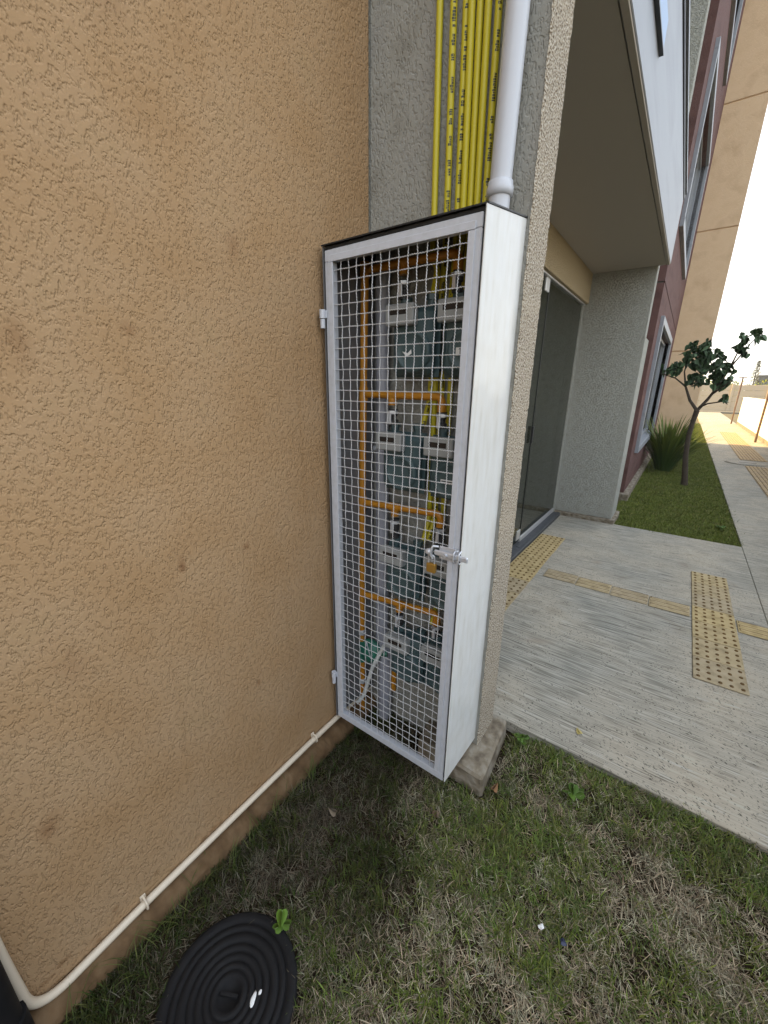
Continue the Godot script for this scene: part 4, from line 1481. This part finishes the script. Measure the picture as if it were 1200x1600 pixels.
# ---------------------------------------------------------------- small things on the ground
func small_things():
	var c := Vector3(-0.715, -0.045, -0.285)
	var t := thing("drain_cover", "round black ribbed plastic cover in the grass at the wall foot", "manhole cover", c)
	var R := 0.172
	var s := mb()
	lathe(s, c, Vector3.UP, [Vector2(R + 0.012, -0.05), Vector2(R + 0.012, 0.002), Vector2(R + 0.007, 0.007), Vector2(R - 0.012, 0.008), Vector2(R - 0.016, 0.003), Vector2(R - 0.019, 0.003)], 72)
	obj("rim", s, M.black_plastic, t)
	s = mb()
	var prof := [Vector2(R - 0.0195, -0.002), Vector2(R - 0.0205, 0.008)]
	for r in [0.134, 0.108, 0.088, 0.068, 0.050]:
		prof += [Vector2(r + 0.0032, 0.009), Vector2(r + 0.0016, 0.0044), Vector2(r - 0.0016, 0.0044), Vector2(r - 0.0032, 0.009)]
	prof += [Vector2(0.034, 0.009), Vector2(0.031, 0.0015), Vector2(0.0, 0.002)]
	lathe(s, c, Vector3.UP, prof, 72)
	obj("ribbed_lid", s, M.black_plastic, t)
	s = mb()
	var a := Basis.from_euler(Vector3(0, 0.5, 0))
	var q := []
	for p in [Vector3(-0.026, 0.002, -0.005), Vector3(0.026, 0.002, -0.005), Vector3(0.026, 0.002, 0.005), Vector3(-0.026, 0.002, 0.005), Vector3(-0.024, 0.010, -0.004), Vector3(0.024, 0.010, -0.004), Vector3(0.024, 0.010, 0.004), Vector3(-0.024, 0.010, 0.004)]:
		q.append(c + a * p)
	hex(s, q, 0.001)
	obj("grip_bar", s, M.black_plastic, t)
	# white dropping on it
	s = mb()
	blob(s, Vector3(-0.652, -0.034, -0.318), Vector3(0.006, 0.0025, 0.017), 0.5, 5)
	blob(s, Vector3(-0.648, -0.034, -0.338), Vector3(0.004, 0.002, 0.006), 0.2, 6)
	tag(obj("bird_dropping", s, M.dropping), "elongated white dropping on the black drain cover", "dropping")
	# litter
	s = mb()
	crumple(s, Vector3(-0.063, -0.028, -0.94), 0.0095, 3)
	tag(obj("paper_scrap", s, M.paper), "small crumpled white paper scrap lying in the grass", "litter")
	s = mb()
	crumple(s, Vector3(0.001, -0.034, -0.945), 0.010, 4)
	tag(obj("blue_scrap", s, M.blue_scrap), "dark blue plastic scrap in the grass beside the white paper", "litter")
	for k in 3:
		var p: Vector3 = [Vector3(-0.351, -0.028, -1.276), Vector3(-0.811, -0.032, -0.821), Vector3(-0.50, -0.03, -1.06)][k]
		var lf := broad_leaf(0.032, Color(1, 1, 1), 0.5, 0.6)
		var o := inst("dead_leaf", lf, [M.dead_leaf, mat(lin(0.16, 0.125, 0.085), 0.8), mat(lin(0.13, 0.085, 0.05), 0.8)][k], self, Transform3D(Basis.from_euler(Vector3(1.3, k * 2.0, 0.2)), p))
		tag(o, ["curled brown dead leaf by the wall footing", "pale dry leaf scrap in the grass near the wall base", "small brown leaf under the cabinet front"][k], "leaf", "dead leaves on the grass")
	var o2 := inst("dead_leaf", broad_leaf(0.03, Color(1, 1, 1), 0.3, 0.3), mat(lin(0.45, 0.36, 0.12), 0.8), self, Transform3D(Basis.from_euler(Vector3(1.5, 0.8, 0)), Vector3(-0.115, 0.008, -1.76)))
	tag(o2, "tiny yellow leaf on the concrete pavement", "leaf", "dead leaves on the grass")
	# broad-leaved weeds
	weed(Vector3(-0.08, -0.035, -1.455), "broad-leaved weed with a pale leaf in the open grass", 0.062, 3, 12)
	weed(Vector3(-0.33, -0.045, -1.565), "leafy green weed between the wall footing and pavement", 0.042, 7, 13)
	weed(Vector3(-0.705, -0.04, -0.462), "small green weed leaning over the black drain cover", 0.040, 3, 14)
	# seedling in the far lawn
	weed(Vector3(0.60, -0.02, -5.95), "small weed at the corner of the far lawn strip", 0.075, 5, 15)

func weed(p: Vector3, label: String, size: float, n: int, seed_: int):
	rng.seed = seed_
	var t := thing("weed", label, "weed", p, "weeds in the grass")
	var s := mb()
	for k in n:
		var a := TAU * k / n + rng.randf_range(-0.4, 0.4)
		var tipp := p + Vector3(cos(a), 0, -sin(a)) * size * rng.randf_range(0.3, 1.0) + Vector3(0, rng.randf_range(0.03, 0.06), 0)
		tube(s, [p, p.lerp(tipp, 0.6) + Vector3(0, 0.012, 0), tipp], 0.0013, 5)
		var g := rng.randf_range(0.85, 1.3)
		var lf := broad_leaf(size * rng.randf_range(0.65, 1.0), Color(0.075 * g, 0.130 * g, 0.024), 0.25, 0.2)
		inst("leaf", lf, M.leaf, t, Transform3D(Basis.from_euler(Vector3(1.15 + rng.randf_range(-0.25, 0.3), a + PI / 2, 0)), tipp))
	obj("stems", s, mat(lin(0.12, 0.18, 0.05), 0.6), t)

func blob(s: SurfaceTool, c: Vector3, r: Vector3, turn: float, seed_: int):
	var n := FastNoiseLite.new()
	n.seed = seed_
	n.frequency = 0.9
	var bs := Basis.from_euler(Vector3(0, turn, 0))
	s.set_smooth_group(0)
	for i in 6:
		for k in 14:
			var q := []
			for e in [[0, 0], [1, 0], [1, 1], [0, 1]]:
				var th: float = PI * (i + e[0]) / 6.0
				var ph: float = TAU * ((k + e[1]) % 14) / 14.0
				var d := Vector3(sin(th) * cos(ph), cos(th), sin(th) * sin(ph))
				q.append(c + bs * (d * r * (1.0 + 0.4 * n.get_noise_3dv(d * 2.0))))
			for x in [0, 1, 2, 0, 2, 3]:
				s.add_vertex(q[x])
	s.set_smooth_group(-1)

func crumple(s: SurfaceTool, c: Vector3, r: float, seed_: int):
	rng.seed = seed_
	var ring := []
	for k in 9:
		var a := TAU * k / 9.0
		ring.append(c + Vector3(cos(a) * r * rng.randf_range(0.6, 1.2), rng.randf_range(-0.3, 0.6) * r, sin(a) * r * rng.randf_range(0.6, 1.2)))
	for k in 9:
		tri(s, c + Vector3(0, r * 0.5, 0), ring[k], ring[(k + 1) % 9])

# ---------------------------------------------------------------- grass
func tuft(blades: int, hgt: Vector2, w: float, spread: float, flat: float, c0: Color, c1: Color, seed_: int) -> ArrayMesh:
	rng.seed = seed_
	var s := mb()
	s.set_smooth_group(0)
	for k in blades:
		var a := rng.randf() * TAU
		var d := Vector3(cos(a), 0, sin(a))
		var sd := Vector3(-sin(a), 0, cos(a)) * w * rng.randf_range(0.7, 1.2)
		var p := Vector3(rng.randfn() * spread, -0.004, rng.randfn() * spread)
		var L := rng.randf_range(hgt.x, hgt.y)
		var ang := rng.randf_range(0.15, 0.9) * flat
		var bend := rng.randf_range(0.2, 1.0)
		var col := c0.lerp(c1, rng.randf())
		var prev := [p - sd * 0.5, p + sd * 0.5]
		var n := 3
		for i in n:
			var t := float(i + 1) / n
			p += (d * sin(ang) + Vector3.UP * cos(ang)) * L / n
			ang += bend / n * 1.3
			if i == n - 1:
				tri(s, prev[0], prev[1], p, col)
			else:
				var wv := sd * 0.5 * (1.0 - 0.45 * t)
				var cur := [p - wv, p + wv]
				tri(s, prev[0], prev[1], cur[1], col)
				tri(s, prev[0], cur[1], cur[0], col)
				prev = cur
	s.generate_normals()
	return s.commit()

func scatter(called: String, meshes: Array, spots: Array):
	# spots: [mesh number, Transform3D, Color]; one object per mesh shape
	for k in meshes.size():
		var mine := spots.filter(func(e): return e[0] == k)
		if mine.is_empty():
			continue
		var mm := MultiMesh.new()
		mm.transform_format = MultiMesh.TRANSFORM_3D
		mm.use_colors = true
		mm.mesh = meshes[k]
		mm.instance_count = mine.size()
		for i in mine.size():
			mm.set_instance_transform(i, mine[i][1])
			mm.set_instance_color(i, mine[i][2])
		var o := MultiMeshInstance3D.new()
		o.multimesh = mm
		o.material_override = M.grass
		o.name = numbered(called, self)
		add_child(o, true)
		o.set_meta("kind", "stuff")

func lawns():
	var green := [
		tuft(15, Vector2(0.016, 0.038), 0.0027, 0.012, 1.1, Color(0.042, 0.058, 0.018), Color(0.105, 0.118, 0.046), 201),
		tuft(15, Vector2(0.015, 0.040), 0.0024, 0.012, 1.3, Color(0.042, 0.052, 0.020), Color(0.125, 0.122, 0.060), 202),
		tuft(13, Vector2(0.018, 0.046), 0.0028, 0.010, 0.9, Color(0.050, 0.076, 0.016), Color(0.12, 0.150, 0.038), 203)]
	var straw := [
		tuft(14, Vector2(0.014, 0.038), 0.0020, 0.014, 1.75, Color(0.13, 0.11, 0.075), Color(0.31, 0.275, 0.20), 211),
		tuft(13, Vector2(0.012, 0.034), 0.0018, 0.014, 1.9, Color(0.09, 0.07, 0.048), Color(0.24, 0.205, 0.145), 212)]
	var n := FastNoiseLite.new()
	n.seed = 17
	n.frequency = 1.6
	n.fractal_octaves = 3
	var n2 := FastNoiseLite.new()
	n2.seed = 23
	n2.frequency = 5.0
	rng.seed = 77
	var ga := []
	var sa := []
	var c := Vector2(-0.715, -0.285)
	for k in 30000:
		var x := rng.randf_range(-1.045, 1.7)
		var z := rng.randf_range(-1.628, 0.6)
		var far := maxf(0.0, maxf(x - 0.75, z - 0.15))
		if rng.randf() < far * 1.1:
			continue
		if Vector2(x, z).distance_to(c) < 0.192:
			continue
		if x < -0.375 and x > -0.76 and z < -1.225:
			continue
		var p := Vector3(x, lawn_height(x, z), z)
		var dry := 0.56 + 0.62 * n.get_noise_2d(x, z) + 0.35 * n2.get_noise_2d(x, z)
		# worn and dry below the cabinet, greener out by the pavement edge
		if x < -0.35 and z < -0.75:
			dry += 0.16
		if z < -1.40 and x > -0.2:
			dry -= 0.35
		if x < -0.93:
			dry -= 0.15
		var bs := Basis.from_euler(Vector3(rng.randf_range(-0.25, 0.25), rng.randf() * TAU, rng.randf_range(-0.25, 0.25))).scaled(Vector3.ONE * rng.randf_range(0.75, 1.3))
		var v := rng.randf_range(1.0, 1.95)
		# shade painted into the tuft colours along the wall and below the cabinet
		var painted_shade := smoothstep(0.0, 1.0, (-0.22 - x) / 0.50 + 0.55 * n.get_noise_2d(x * 1.3 + 9.0, z * 1.3))
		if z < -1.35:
			painted_shade *= 0.7
		v *= lerpf(1.0, 0.30, painted_shade)
		if rng.randf() < clampf(dry, 0.12, 0.93):
			var wm := rng.randf_range(0.85, 1.1)
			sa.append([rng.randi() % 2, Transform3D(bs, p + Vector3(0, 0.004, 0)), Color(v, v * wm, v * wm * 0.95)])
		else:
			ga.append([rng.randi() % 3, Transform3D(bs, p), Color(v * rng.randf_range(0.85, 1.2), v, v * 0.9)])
	scatter("grass", green, ga)
	scatter("dry_grass", straw, sa)
	# tall stray blades by the wall base
	var tall := [tuft(5, Vector2(0.07, 0.13), 0.0028, 0.014, 0.6, Color(0.045, 0.07, 0.015), Color(0.11, 0.12, 0.04), 221)]
	var ta := []
	for k in 46:
		ta.append([0, Transform3D(Basis.from_euler(Vector3(0, rng.randf() * TAU, 0)), Vector3(rng.randf_range(-1.03, -0.96), -0.058, rng.randf_range(-0.9, 0.05))), Color(1, 1, 1)])
	scatter("tall_grass", tall, ta)
	# mown strip beyond the entrance
	var lawn := [
		tuft(26, Vector2(0.018, 0.042), 0.0042, 0.024, 1.2, Color(0.078, 0.104, 0.018), Color(0.17, 0.195, 0.040), 231),
		tuft(26, Vector2(0.016, 0.036), 0.0042, 0.026, 1.4, Color(0.088, 0.104, 0.022), Color(0.24, 0.225, 0.075), 232)]
	var la := []
	for k in 21000:
		var z := -5.375 - 20.0 * pow(rng.randf(), 1.5)
		var x := rng.randf_range(-0.50, 0.745)
		if z < -12.4 and x < 0.24:
			continue
		if z > -5.86 and x < -0.43:
			continue
		if z < -6.7 and x < -0.43:
			continue
		var v := rng.randf_range(0.75, 1.25) * (1.0 + 0.35 * n2.get_noise_2d(x, z))
		la.append([rng.randi() % 2, Transform3D(Basis.from_euler(Vector3(rng.randf_range(-0.2, 0.2), rng.randf() * TAU, rng.randf_range(-0.2, 0.2))).scaled(Vector3.ONE * rng.randf_range(0.8, 1.3)), Vector3(x, -0.022, z)), Color(v, v, v)])
	scatter("lawn_strip", lawn, la)
